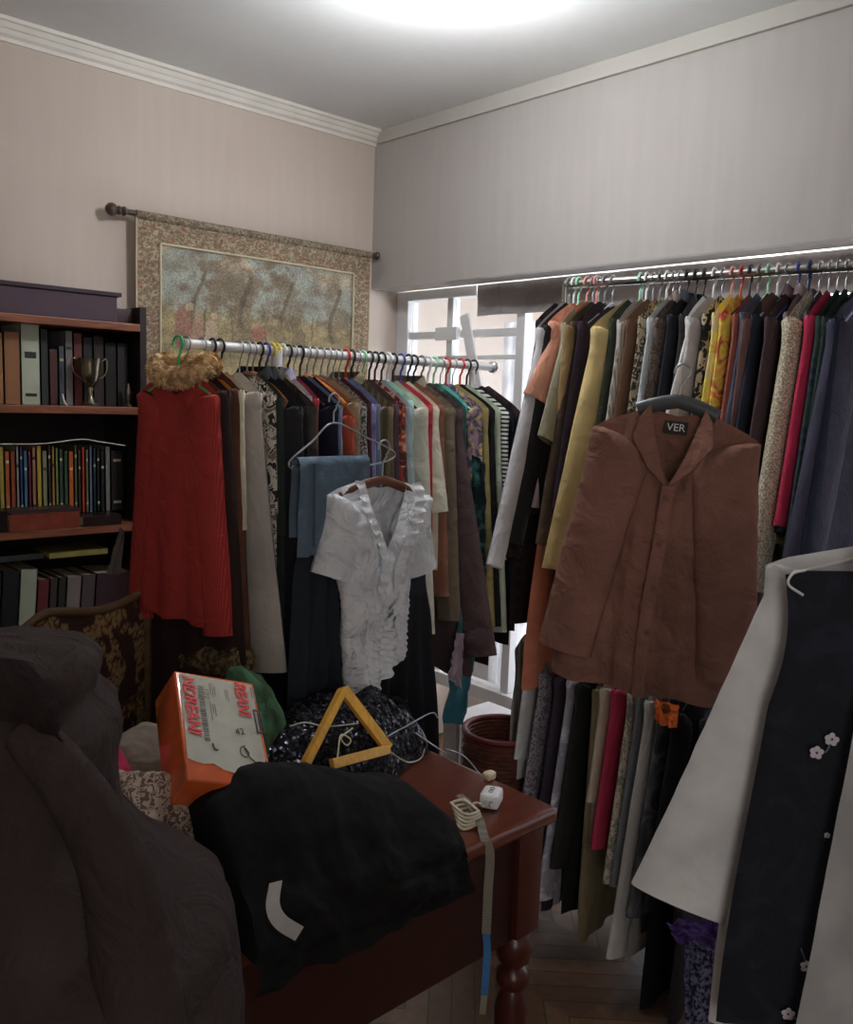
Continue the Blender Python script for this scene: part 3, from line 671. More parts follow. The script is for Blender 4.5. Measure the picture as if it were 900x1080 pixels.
# ---- lower right rail
DA = RA+Vector((lo_.x, lo_.y, 0)); DA.z = .92; DB = RE.copy(); DB.z = .92
LOW = [
 (566, 'trousers', 'stone grey striped trousers, farthest on the lower rail', (128, 128, 118), (90, 90, 84), 'vstripes', .12, .62, None, 'wire', dict(wh=.13)),
 (578, 'trousers', 'pale sage green trousers on the lower rail', (122, 124, 92), None, 'plain', .12, .66, None, 'wire', dict(wh=.15)),
 (586, 'skirt', 'black and maroon skirt on the lower rail', (44, 26, 34), None, 'plain', .13, .7, None, 'black', {}),
 (590, 'shirt', 'white short shirt on the lower rail', (158, 156, 160), None, 'plain', .17, .4, .26, 'wire', {}),
 (606, 'shirt', 'lilac grey fine print shirt on the lower rail', (110, 104, 112), (70, 64, 72), 'floral', .18, .5, .52, 'wire', dict(ps=2)),
 (620, 'jacket', 'dark violet jacket on the lower rail', (40, 32, 42), None, 'plain', .18, .76, .55, 'black', {}),
 (634, 'shirt', 'light grey marbled shirt on the lower rail', (140, 138, 142), (104, 100, 108), 'dye', .18, .72, .6, 'wire', {}),
 (648, 'jacket', 'black jacket with a green tint on the lower rail', (26, 27, 24), None, 'plain', .185, .74, .5, 'black', {}),
 (660, 'coat', 'olive khaki coat reaching near the floor', (100, 88, 62), None, 'plain', .19, .80, .62, 'wire', dict(ang=.05)),
 (671, 'shirt', 'beige short-sleeved shirt on the lower rail', (142, 134, 112), None, 'plain', .18, .5, .3, 'wire', {}),
 (682, 'sweater', 'raspberry red sweater on the lower rail', (146, 28, 56), None, 'plain', .175, .48, .42, 'black', {}),
 (694, 'blouse', 'beige and grey printed blouse on the lower rail', (134, 122, 100), (90, 90, 84), 'floral', .17, .56, .5, 'wire', {}),
 (706, 'jacket', 'slate grey jacket on the lower rail', (76, 78, 80), None, 'plain', .17, .6, .5, 'grey', {}),
 (718, 'coat', 'long pale grey coat sweeping down to the floor side', (136, 134, 128), None, 'plain', .185, .78, .66, 'wire', dict(ang=.22, sr=(.06, .05))),
 (732, 'coat', 'smoke grey patterned jacket next to the long pale coat', (64, 66, 68), (40, 40, 44), 'dye', .18, .7, .55, 'grey', {}),
 (750, 'dress', 'black long dress on the lower rail', (18, 18, 20), None, 'plain', .2, .86, .5, 'black', dict(wh=.27)),
 (775, 'dress', 'black velvet dress nearest on the lower rail', (22, 20, 22), None, 'plain', .2, .86, .5, 'black', dict(wh=.28)),
]
row(fix(LOW), DA, DB, RZ, .052, gain=2.6, where='lower right')

exec_after = []
# ------------------------------------------------------------------ frontal garments
def facing(ax): return ax
# brown jacket facing the room on the right rail
p = Vector(at(716, 432, 0, -.60))
M_br = cloth((106, 68, 55), None, 'plain', bump=1.0, g=2.2)
bj = make_garment('jacket', 'rust brown long jacket hung facing out in front of the right rail', M_br, w=.18, Ln=.64, wh=.205, t=.024, sleeve=.50, sr=(.068, .062), ang=.16, bend=-.04, nd=.16, nw=.06, nu=60, nv=60, fa=.010, fk=4, wr=.009, seed=4, slope=.42, cat='jacket')
rzb = math.radians(-62)
bj.location = p; bj.rotation_euler = (0, math.radians(4), rzb)
for ch_ in bj.children:
    if ch_.name.startswith('sleeve'): ch_.location = (0, -.024, 0)
def lapel(s):
    bm = bmesh.new(); P = [(.058*s, -.012, .006), (.075*s, -.03, -.02), (.085*s, -.042, -.07), (.045*s, -.046, -.13), (.004*s, -.042, -.165), (.03*s, -.038, -.10)]
    vs = [bm.verts.new(q) for q in P]; bm.faces.new(vs); bmesh.ops.triangulate(bm, faces=bm.faces)
    bmesh.ops.subdivide_edges(bm, edges=bm.edges, cuts=3, use_grid_fill=True)
    bmesh.ops.solidify(bm, geom=bm.faces[:], thickness=.003); return bm
for s in (-1, 1): obj('lapel', lapel(s), M_br, bj)
obj('placket', tube(bmesh.new(), catmull([(.004, -.043, -.165), (.002, -.05, -.3), (-.004, -.05, -.45), (0, -.046, -.64)]), .014, 8, flat=.25, up=(1, 0, 0)), M_br, bj)
for z in (-.19, -.29, -.39, -.49):
    obj('button', lathe(bmesh.new(), [(.002, 0), (.007, .001), (.007, .004), (.001, .005)], 12, Matrix.Translation((.003, -.05, z)) @ Matrix.Rotation(PI/2, 4, 'X')), solid((84, 52, 40), .6), bj)
nl = obj('neck_label', boxbm(-.025, .025, -.002, .002, -.014, .014, bev=.001), solid((26, 26, 22), .7), bj, loc=(.0, .000, -.040), rot=(-.1, 0, 0), smooth=False)
nl['label'] = 'black woven neck label with white letters'
def text_obj(name, body, size, mat, parent, loc, rot, ext=.0004, sx=1., shear=0.):
    cu_ = bpy.data.curves.new('t', 'FONT'); cu_.body = body; cu_.size = size; cu_.extrude = ext; cu_.align_x = 'CENTER'; cu_.align_y = 'CENTER'; cu_.shear = shear; cu_.offset = .0007 if name == 'red_lettering' else 0.0
    tmp = bpy.data.objects.new('t', cu_); C.objects.link(tmp); dg = bpy.context.evaluated_depsgraph_get()
    me = bpy.data.meshes.new_from_object(tmp.evaluated_get(dg)); bpy.data.objects.remove(tmp)
    me.materials.clear(); me.materials.append(mat); o = bpy.data.objects.new(name, me); C.objects.link(o)
    o.parent = parent; o.location = loc; o.rotation_euler = rot; o.scale = (sx, 1, 1); return o
text_obj('lettering', 'VER', .023, solid((190, 190, 180), .6), nl, (0, -.0028, 0), (PI/2, 0, 0), .0005)
hh = hang('darkgrey', None, p+Vector((0, 0, .022)), rzb, 'rust brown long jacket', tilt=math.radians(4), H=.06, w=.085)
hh['label'] = 'charcoal plastic hanger with a shiny edge holding the rust brown jacket'

# silver blouse
p = Vector(at(403, 508, 1, -1.31))
M_si = cloth((158, 160, 164), None, 'plain', rough=.42, g=2.3, bump=1.6, sheen=0)
sb = make_garment('blouse', 'crumpled silver grey short-sleeved blouse facing out on the left rail', M_si, w=.155, Ln=.46, wh=.085, t=.03, sleeve=.17, sr=(.06, .052), ang=.30, bend=.0, nd=.17, nw=.07, waist=.02, nu=60, nv=60, fa=.008, fk=7, wr=.013, seed=9, slope=.30, asym=-.06, skew=.02, cat='blouse')
sb.location = p; sb.rotation_euler = (0, math.radians(3), math.radians(0))
# smocked lower half
for v in sb.data.vertices:
    z = v.co.z
    if z < -.25:
        s = -1 if v.co.y < 0 else 1
        v.co.y += s*.004*math.sin(z*420)*min(1, (-.25-z)*20) + s*.003*noise.noise((v.co.x*90, z*90, 0))
    if v.co.y < 0: v.co.y -= .012*math.exp(-((z+.12)/.08)**2)*(abs(v.co.x) < .12)
for s in (-1, 1):
    bm = bmesh.new(); P = catmull([(.07*s, -.02, .0), (.062*s, -.045, -.06), (.035*s, -.056, -.12), (.006*s, -.056, -.185), (.012*s, -.052, -.25)], 14); A_ = []
    for i, q_ in enumerate(P):
        wv = .0035*math.sin(i*1.1); A_.append([bm.verts.new(q_+Vector((s*o_*.03, -.004+wv*o_*1.2-.004*o_, o_*.004))) for o_ in (0, .5, 1)])
    for a, b in zip(A_, A_[1:]):
        for k in (0, 1): bm.faces.new((a[k], a[k+1], b[k+1], b[k]))
    obj('ruffle', bm, M_si, sb)
hb = hang('brown', None, p+Vector((0, 0, .008)), 0, 'crumpled silver blouse', tilt=math.radians(3), H=.07, w=.12, bar=False)
# wire hanger + jeans
hk = Vector(at(349, 437, 1, -1.285))
bm = bmesh.new(); l = Vector(at(306, 486, 1, -1.30)); r = Vector(at(415, 476, 1, -1.27)); ap = Vector(at(352, 446, 1, -1.285))
l2 = Vector(at(313, 491, 1, -1.30)); r2 = Vector(at(384, 492, 1, -1.275)); org = ap.copy()
tube(bm, catmull([r2-org, r-org+Vector((-.01, 0, -.02)), r-org, (r-org)*.5+Vector((0, 0, .002)), Vector((0, 0, 0)), (l-org)*.5, l-org, l-org+Vector((.006, 0, -.018)), l2-org, (l2-org+r2-org)/2, r2-org], 8), .0022, 8)
wh_ = obj('clothes_hanger', bm, HG['wire'][0], loc=org); tag(wh_, 'bare wire hanger hanging low in front of the left rail with jeans over its bar', 'hanger')
obj('hook', hook_mesh(.0022, .05, .014), HG['wire'][0], wh_)
def fold_sheet(x0, x1, zt, zb, t=.012, seed=0, nx=24, nz=40, flare=0., fa=.01, zback=None):
    """cloth folded over a bar: front drops to zb, back to zback"""
    bm = bmesh.new(); zback = zb*.8 if zback is None else zback; path = []
    for k in range(nz+1): path.append((-t, zb+(zt-zb)*k/nz))
    for k in range(1, 6): a = PI*k/6; path.append((-t*math.cos(a), zt+t*math.sin(a)))
    for k in range(nz+1): path.append((t, zt+(zback-zt)*k/nz))
    G = []
    for j, (y, z) in enumerate(path):
        f = (zt-z)/max(.01, abs(zt-zb)); f = max(0, f)
        G.append([bm.verts.new((x0+(x1-x0)*i/nx+flare*f*(2*i/nx-1), y+fa*f**.5*math.sin(i*.9+seed+2*noise.noise((i*.1, z*2, seed)))+.004*noise.noise((i*.4, z*14, seed)), z)) for i in range(nx+1)])
    for a, b in zip(G, G[1:]):
        for i in range(nx): bm.faces.new((a[i], b[i], b[i+1], a[i+1]))
    return bm
jn = obj('jeans', fold_sheet(.0, (r2-l2).x+.01, .0, -.20, .014, 3, fa=.006), cloth((70, 88, 102), (56, 72, 86), 'dye'), loc=l2+Vector((-.004, -.002, .004)), rot=(0, 0, math.atan2((r2-l2).y, (r2-l2).x)))
tag(jn, 'faded teal blue jeans folded over the low wire hanger', 'jeans')
for v in jn.data.vertices: pass
bm = bmesh.new(); tube(bm, [((.0+(r2-l2).x*.2), -.017, -.0), ((r2-l2).x*.2, -.018, -.18)], .0025, 5)
obj('seam', bm, cloth((50, 66, 80)), jn)

# black trousers behind the blouse, hung over the front
for (nm, lab, px0, py0, w_, Ln, c, y_, wh2) in (
  ('trousers', 'black wide trousers hanging behind the silver blouse', 425, 575, .09, .62, (16, 17, 22), -1.245, .15),
  ('skirt', 'blue-black long skirt hanging between the jeans and the silver blouse', 372, 520, .10, .68, (20, 23, 30), -1.235, .16),
  ('trousers', 'blackish blue trousers hanging below the folded jeans', 345, 528, .085, .52, (24, 30, 38), -1.262, .10)):
    pp_ = Vector(at(px0, py0, 1, y_))
    o = obj(nm, garment_body(w=w_, Ln=Ln, wh=wh2, t=.02, nw=.02, nd=.0, bd=0, slope=.05, fa=.02, fk=6, seed=px0, nu=30, nv=30), cloth(c), loc=pp_, rot=(0, 0, 0)); tag(o, lab, nm)

# teal shiny bag hanging low at the rail end
pt = Vector(at(496, 655, 0, -.52))
bm = bmesh.new()
def quadstrip(bm, L1, L2):
    a = [bm.verts.new(q) for q in L1]; b = [bm.verts.new(q) for q in L2]
    for i in range(len(a)-1): bm.faces.new((a[i], a[i+1], b[i+1], b[i]))
def sheet_from_corners(c4, n=24, m=24, amp=.006, seed=0, th=.003, fk=14):
    """cloth through four corner points, tl tr br bl, with wrinkles along its normal"""
    tl, tr_, br_, bl = [Vector(q) for q in c4]; nn = (tr_-tl).cross(bl-tl).normalized(); bm = bmesh.new(); G = []
    for j in range(m+1):
        v = j/m; rw = []
        for i in range(n+1):
            u = i/n; q = tl.lerp(tr_, u).lerp(bl.lerp(br_, u), v)
            d = amp*math.sin(fk*u+seed+2*noise.noise((u*3, v*3, seed)))*(.3+.7*v)+amp*noise.fractal((u*6, v*6, seed), 1., 2., 3)
            rw.append(bm.verts.new(q+nn*d))
        G.append(rw)
    for j in range(m):
        for i in range(n): bm.faces.new((G[j][i], G[j+1][i], G[j+1][i+1], G[j][i+1]))
    bmesh.ops.solidify(bm, geom=bm.faces[:], thickness=th); return bm
def px_sheet(pts, Y, **k):
    """wall-parallel sheet: pts are photo pixels of tl,tr,br,bl with a depth plane each"""
    return [Vector(at(a, b, 1, Y if not isinstance(Y, (list, tuple)) else Y[i])) for i, (a, b) in enumerate(pts)]
def centred(bm):
    c = sum((v.co for v in bm.verts), Vector())/len(bm.verts); zmin = min(v.co.z for v in bm.verts); c.z = zmin
    for v in bm.verts: v.co -= c
    return bm, c
def free_sheet(name, label, cat, c4, mat, smooth=True, **k):
    bm, c = centred(sheet_from_corners(c4, **k)); o = obj(name, bm, mat, loc=c, smooth=smooth); return tag(o, label, cat)
free_sheet('shopping_bag', 'shiny teal bag hanging low at the far end of the left rail', 'bag', px_sheet([(486, 640), (512, 640), (492, 762), (468, 765)], -1.21), cloth((44, 108, 122), rough=.35), amp=.012, fk=8)
free_sheet('scarf', 'pale pink grey scarf end hanging beside the teal bag', 'scarf', px_sheet([(483, 668), (490, 668), (487, 728), (474, 716)], -1.235), cloth((150, 134, 146)), amp=.008)
free_sheet('garment_cover', 'aqua and black long dress edge hanging at the end of the left rail', 'dress', px_sheet([(500, 480), (513, 490), (512, 640), (498, 650)], -1.22), cloth((50, 110, 108), (24, 44, 48), 'dye'), amp=.012)

# ------------------------------------------------------------------ white coat with navy dress, right foreground
Dn = 1.32
def cam_pt(px, py, d): return CAM + (cf + cr*((px-450)/F) - cu*((py-540)/F))*d
pw = cam_pt(968, 578, Dn)
M_wc = cloth((176, 175, 171), g=2.2, bump=.2)
rzw = YAW-PI/2-math.radians(8)
wc = make_garment('coat', 'white long coat hung in the right foreground, its wide sleeve spread out', M_wc, w=.215, Ln=.80, wh=.245, t=.014, sleeve=.57, sr=(.07, .082), ang=.30, bend=.02, nd=.10, nw=.08, nu=40, nv=40, fa=.012, seed=2, slope=.24, wr=.004, cat='coat')
wc.location = pw; wc.rotation_euler = (0, 0, rzw)
obj('front_panel', sheet_from_corners([(-.078, -.09, -.06), (.16, -.08, -.05), (.20, -.11, -.80), (-.15, -.11, -.78)], n=30, m=40, amp=.004, seed=5, fk=5), M_wc, wc)
bm = bmesh.new(); G = []
for k in range(25):
    a = PI*(-.02+1.04*k/24); x = -.085*math.cos(a)
    G.append([bm.verts.new((x*(1+.35*q), .035*math.sin(a)-.03-.035*q-(.03 if abs(x) > .05 else 0)*q, .022-.045*q**1.6-.012*abs(x)/.085)) for q in (0, .25, .5, .75, 1)])
for a, b in zip(G, G[1:]):
    for k in range(4): bm.faces.new((a[k], a[k+1], b[k+1], b[k]))
bmesh.ops.solidify(bm, geom=bm.faces[:], thickness=.004)
obj('collar', bm, M_wc, wc)
hh = hang('white', None, pw+Vector((0, 0, .01)), rzw, 'white long coat', H=.10, w=.19)
hh['label'] = 'white plastic hanger carrying the white coat and navy dress'
M_nv = cloth((26, 28, 38), (20, 22, 30), 'dye')
nw_ = Vector((math.sin(rzw), -math.cos(rzw), 0))
nd_ = obj('dress', garment_body(w=.198, Ln=.735, wh=.245, t=.012, nw=.07, nd=.05, bd=.02, slope=.05, fa=.005, seed=3, nu=40, nv=40, wr=.002), M_nv, loc=pw+nw_*.052-Vector((0, 0, .03)), rot=(0, 0, rzw)); 
tag(nd_, 'navy sleeveless dress embroidered with small white flowers, over the white coat', 'dress')
# strap loops
for (x, z) in ((-.188, -.014),):
    o = obj('strap', tube(bmesh.new(), catmull([(x+.015, -.012, z+.012), (x-.004, -.016, z+.006), (x-.009, -.018, z-.010), (x+.012, -.020, z-.024)]), .0022, 6), solid((180, 178, 172), .6), nd_)
def flower(bm, cx, cz, s, seed):
    rr = random.Random(seed)
    for k in range(5):
        a = 2*PI*k/5+rr.random()*.4; c = Vector((cx+math.cos(a)*s*.55, 0, cz+math.sin(a)*s*.55)); vs = []
        for q in range(8):
            b_ = 2*PI*q/8; vs.append(bm.verts.new(c+Vector((math.cos(b_)*s*.42, -.001-.001*(q % 2), math.sin(b_)*s*.42))))
        bm.faces.new(vs)
M_fl = cloth((168, 158, 172)); M_st = cloth((70, 84, 90))

exec_late = []
def dress_pt(px, py):      # photo pixel -> dress-local x,z on its front sheet
    n = nw_
    org = nd_.location + n*.018
    d = cf + cr*((px-450)/F) - cu*((py-540)/F); t_ = (org-CAM).dot(n)/d.dot(n); q = CAM+d*t_-nd_.location
    ux = Vector((math.cos(rzw), math.sin(rzw), 0)); return q.dot(ux), q.z
for i, (a, b, s) in enumerate(((861, 793, .011), (877, 779, .011), (872, 880, .005), (850, 1018, .010), (862, 1022, .008), (831, 1068, .011), (850, 1072, .009), (862, 1064, .008))):
    x, z = dress_pt(a, b)
    bm = bmesh.new(); flower(bm, 0, 0, s, i); obj('embroidered_flower', bm, M_fl, nd_, loc=(x, -.020, z), smooth=False)
for i, (a, b, c_, d_) in enumerate(((861, 793, 877, 779), (850, 1018, 845, 1000), (831, 1068, 850, 1072), (850, 1072, 862, 1064))):
    x, z = dress_pt(a, b); x2, z2 = dress_pt(c_, d_)
    obj('embroidered_stem', tube(bmesh.new(), catmull([(x, -.019, z), ((x+x2)/2+.004, -.020, (z+z2)/2-.008), (x2, -.019, z2)]), .0014, 5), M_st, nd_)
# purple bag and sequinned skirt below the sleeve
free_sheet('scarf', 'bright violet scarf bunched below the white coat sleeve', 'scarf', [Vector(at(703, 972, 0, -.75)), Vector(at(765, 968, 0, -.72)), Vector(at(757, 1000, 0, -.75)), Vector(at(712, 992, 0, -.78))], cloth((76, 52, 112)), amp=.014, fk=11)
free_sheet('skirt', 'dark blue sequinned skirt hanging below the violet scarf', 'skirt', [Vector(at(722, 985, 0, -.74)), Vector(at(768, 980, 0, -.72)), Vector(at(766, 1120, 0, -.72)), Vector(at(722, 1120, 0, -.74))], cloth((34, 34, 52), (100, 100, 124), 'tweed', .5), amp=.01)

free_sheet('scarf', 'orange patterned scarf tucked between the lower rail garments', 'scarf', [Vector(at(a, b, 0, -.47)) for a, b in ((690, 737), (716, 744), (713, 768), (692, 763))], cloth((170, 96, 40), (110, 60, 30), 'spots', .8), amp=.006)
ux_ = Vector((math.cos(rzw), math.sin(rzw), 0)); hk_ = pw+Vector((0, 0, .105))
st_ = thing('coat_stand', 'thin metal stand at the right edge carrying the white coat hanger', 'coat stand', ((pw+ux_*.45).x, (pw+ux_*.45).y, 0)); o_ = st_.location
obj('arm', tube(bmesh.new(), [hk_+ux_*.0-o_, hk_+ux_*.45-o_], .008, 10), MC, st_)
obj('pole', tube(bmesh.new(), [(0, 0, .02), (0, 0, hk_.z+.03)], .012, 12), MC, st_)
obj('base', lathe(bmesh.new(), [(.14, 0), (.14, .012), (.03, .022), (.014, .03)]), MC, st_)
# ------------------------------------------------------------------ table
TZ = .74
tc_ = at(590, 852, 2, TZ)
TX1_, TY0 = tc_.x, tc_.y
TX0_, TY1 = -2.25, -1.20
tb = thing('desk', 'dark mahogany wooden desk with a deep apron and turned legs', 'desk', ((TX0_+TX1_)/2, (TY0+TY1)/2, 0))
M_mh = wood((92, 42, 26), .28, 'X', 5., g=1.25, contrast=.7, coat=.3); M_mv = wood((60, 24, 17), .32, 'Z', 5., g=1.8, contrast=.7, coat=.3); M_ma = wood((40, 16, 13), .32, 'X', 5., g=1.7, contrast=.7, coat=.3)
hx, hy = (TX1_-TX0_)/2, (TY1-TY0)/2
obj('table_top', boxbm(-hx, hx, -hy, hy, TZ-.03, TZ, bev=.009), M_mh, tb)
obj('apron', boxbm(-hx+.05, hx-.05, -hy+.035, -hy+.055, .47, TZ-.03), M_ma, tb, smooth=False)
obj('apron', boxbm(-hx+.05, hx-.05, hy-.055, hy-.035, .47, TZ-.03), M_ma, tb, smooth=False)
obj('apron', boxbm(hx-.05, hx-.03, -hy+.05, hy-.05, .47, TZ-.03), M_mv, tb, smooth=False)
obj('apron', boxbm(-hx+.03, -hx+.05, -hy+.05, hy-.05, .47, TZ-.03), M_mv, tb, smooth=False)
legp = [(.014, 0), (.02, .01), (.026, .05), (.018, .1), (.026, .16), (.034, .25), (.036, .30), (.026, .335), (.022, .345), (.033, .352), (.036, .365), (.033, .385), (.022, .395), (.034, .41), (.039, .435), (.034, .46), (.024, .472), (.024, .48)]
for sx in (-1, 1):
    for sy in (-1, 1):
        x, y = sx*(hx-.055), sy*(hy-.055)
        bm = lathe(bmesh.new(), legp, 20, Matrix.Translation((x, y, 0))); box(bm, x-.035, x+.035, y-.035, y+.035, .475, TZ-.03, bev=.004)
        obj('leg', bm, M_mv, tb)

# ------------------------------------------------------------------ piles of cloth on the desk
def mound(rx, ry, h, seed, n=70, base=0., fold=.02, ridge=.5, power=.6, rect=False, drop=None):
    bm = bmesh.new(); G = []
    for j in range(n+1):
        rw = []
        for i in range(n+1):
            u, v = -1+2*i/n, -1+2*j/n
            # square -> disc
            x, y = u*math.sqrt(1-v*v/2), v*math.sqrt(1-u*u/2); r = math.hypot(x, y)
            k = 1+.14*noise.noise((math.cos(math.atan2(y, x))*1.6+seed, math.sin(math.atan2(y, x))*1.6, seed))
            px_, py_ = x*rx*k, y*ry*k
            z = h*max(0, 1-r**2.2)**power
            f = noise.fractal((px_*9+seed, py_*9, seed), 1., 2., 4); rg_ = 1-abs(noise.noise((px_*13+seed, py_*10, seed*2)))*2
            e = sm(1-r, 0, .25)
            z += (fold*f + fold*ridge*rg_)*e
            z = max(z, .002)
            if drop: z += drop(px_, py_)
            rw.append(bm.verts.new((px_+.3*fold*f*e, py_+.3*fold*rg_*e, z+base)))
        G.append(rw)
    for j in range(n):
        for i in range(n): bm.faces.new((G[j][i], G[j][i+1], G[j+1][i+1], G[j+1][i]))
    return bm
def put(name, label, cat, bm, mat, loc, rz=0., kind=None):
    o = obj(name, bm, mat, loc=loc, rot=(0, 0, rz)); return tag(o, label, cat)

# black heap draped over the front edge of the desk
def draped(x0, x1, prof, seed, nx=70, amp=.018, mat=None):
    """prof: list of (y,z) from back to front and down; silhouette ends rounded"""
    P = catmull([Vector((0, y, z)) for y, z in prof], 10); bm = bmesh.new(); G = []
    for j, q in enumerate(P):
        rw = []; f = j/(len(P)-1)
        for i in range(nx+1):
            u = i/nx; e = math.sin(PI*u)**.1
            x = x0+(x1-x0)*u + .02*noise.noise((f*4, u*2, seed))
            n_ = noise.fractal((x*9, f*5, seed), 1., 2., 4); rdg = 1-2*abs(noise.noise((x*11+f*2, f*3, seed+4)))
            yy, zz = q.y, q.z
            zb_ = TZ+.004; e *= 1.0-.45*sm(u, .1, .95)
            zz2 = zb_+(zz-zb_)*e if zz > zb_ else zz
            rw.append(bm.verts.new((x, yy-amp*(n_+.5*rdg)*(.4+f), zz2+(amp*(n_+.6*rdg)*e if zz > zb_ else 0))))
        G.append(rw)
    for a, b in zip(G, G[1:]):
        for i in range(nx): bm.faces.new((a[i], a[i+1], b[i+1], b[i]))
    return bm
M_bk = cloth((11, 10, 11), g=1.0, sheen=0, bump=.3)
bm, c = centred(draped(-1.685, -1.24, [(-1.54, .76), (-1.57, .90), (-1.64, .955), (-1.72, .955), (-1.78, .895), (-1.82, .81), (-1.84, .755), (-1.845, .72), (-1.845, .69)], 3, amp=.014))
put('sweater', 'crumpled plain black sweater lying over the front edge of the desk', 'sweater', bm, M_bk, c)
# shift to fit left portion hanging lower
# sequinned cloth, green cloth, beige lace, pink cloth
def sequin_mat():
    m, nt, b = nodes_of('sequins'); tc = N(nt, 'ShaderNodeTexCoord'); v = N(nt, 'ShaderNodeTexVoronoi', Scale=170.); L(nt, tc.outputs['Object'], v.inputs[0])
    L(nt, ramp(nt, v.outputs['Color'], [(.0, (.004, .004, .006, 1)), (.93, (.02, .02, .03, 1)), (1, (.12, .14, .22, 1))]), b.inputs['Base Color'])
    b.inputs['Roughness'].default_value = .25; b.inputs['Metallic'].default_value = .6
    nm = N(nt, 'ShaderNodeVectorMath', operation='SUBTRACT'); nm.inputs[1].default_value = (.5, .5, .5); L(nt, v.outputs['Color'], nm.inputs[0])
    sc_ = N(nt, 'ShaderNodeVectorMath', operation='SCALE'); sc_.inputs['Scale'].default_value = .9; L(nt, nm.outputs[0], sc_.inputs[0])
    ge = N(nt, 'ShaderNodeNewGeometry'); ad = N(nt, 'ShaderNodeVectorMath', operation='ADD'); L(nt, ge.outputs['Normal'], ad.inputs[0]); L(nt, sc_.outputs[0], ad.inputs[1])
    nn = N(nt, 'ShaderNodeVectorMath', operation='NORMALIZE'); L(nt, ad.outputs[0], nn.inputs[0]); L(nt, nn.outputs[0], b.inputs['Normal']); return m
put('dress', 'glittering black sequinned dress heaped behind the wooden triangle', 'dress', mound(.26, .13, .15, 2.2, fold=.02), sequin_mat(), (-1.18, -1.37, TZ+.001), .1)
put('sweater', 'plain black cloth mound at the far right end of the desk', 'cloth', mound(.15, .10, .10, 5.5, fold=.015), M_bk, (-1.03, -1.33, TZ+.001), .3)
put('shirt', 'green cloth with a white edge bundled behind the parcel', 'cloth', mound(.10, .08, .24, 7.1, fold=.04), cloth((44, 66, 38), (64, 112, 78), 'dye', .4, g=1.3), (-1.375, -1.33, TZ+.001), .2)
put('blouse', 'beige and cream lace blouse crumpled left of the parcel', 'cloth', mound(.12, .12, .19, 9.3, fold=.045), cloth((124, 106, 90), (70, 54, 48), 'floral', 2.), (-1.735, -1.60, TZ+.001), .4)
put('skirt', 'dusky mauve cloth bundled under the parcel', 'cloth', mound(.18, .13, .07, 12.3, fold=.02), cloth((60, 42, 38), (90, 66, 60), 'dye'), (-1.60, -1.66, TZ+.001), -.2)
put('shawl', 'bright pink cloth lying behind the dark foreground coat', 'cloth', mound(.10, .09, .19, 15.3, fold=.03), cloth((170, 28, 64), g=1.7), (-1.735, -1.41, TZ+.001), 0)
put('shawl', 'taupe cloth lying behind the parcel next to the pink one', 'cloth', mound(.12, .08, .17, 17.7, fold=.02), cloth((96, 84, 72)), (-1.60, -1.30, TZ+.001), 0)

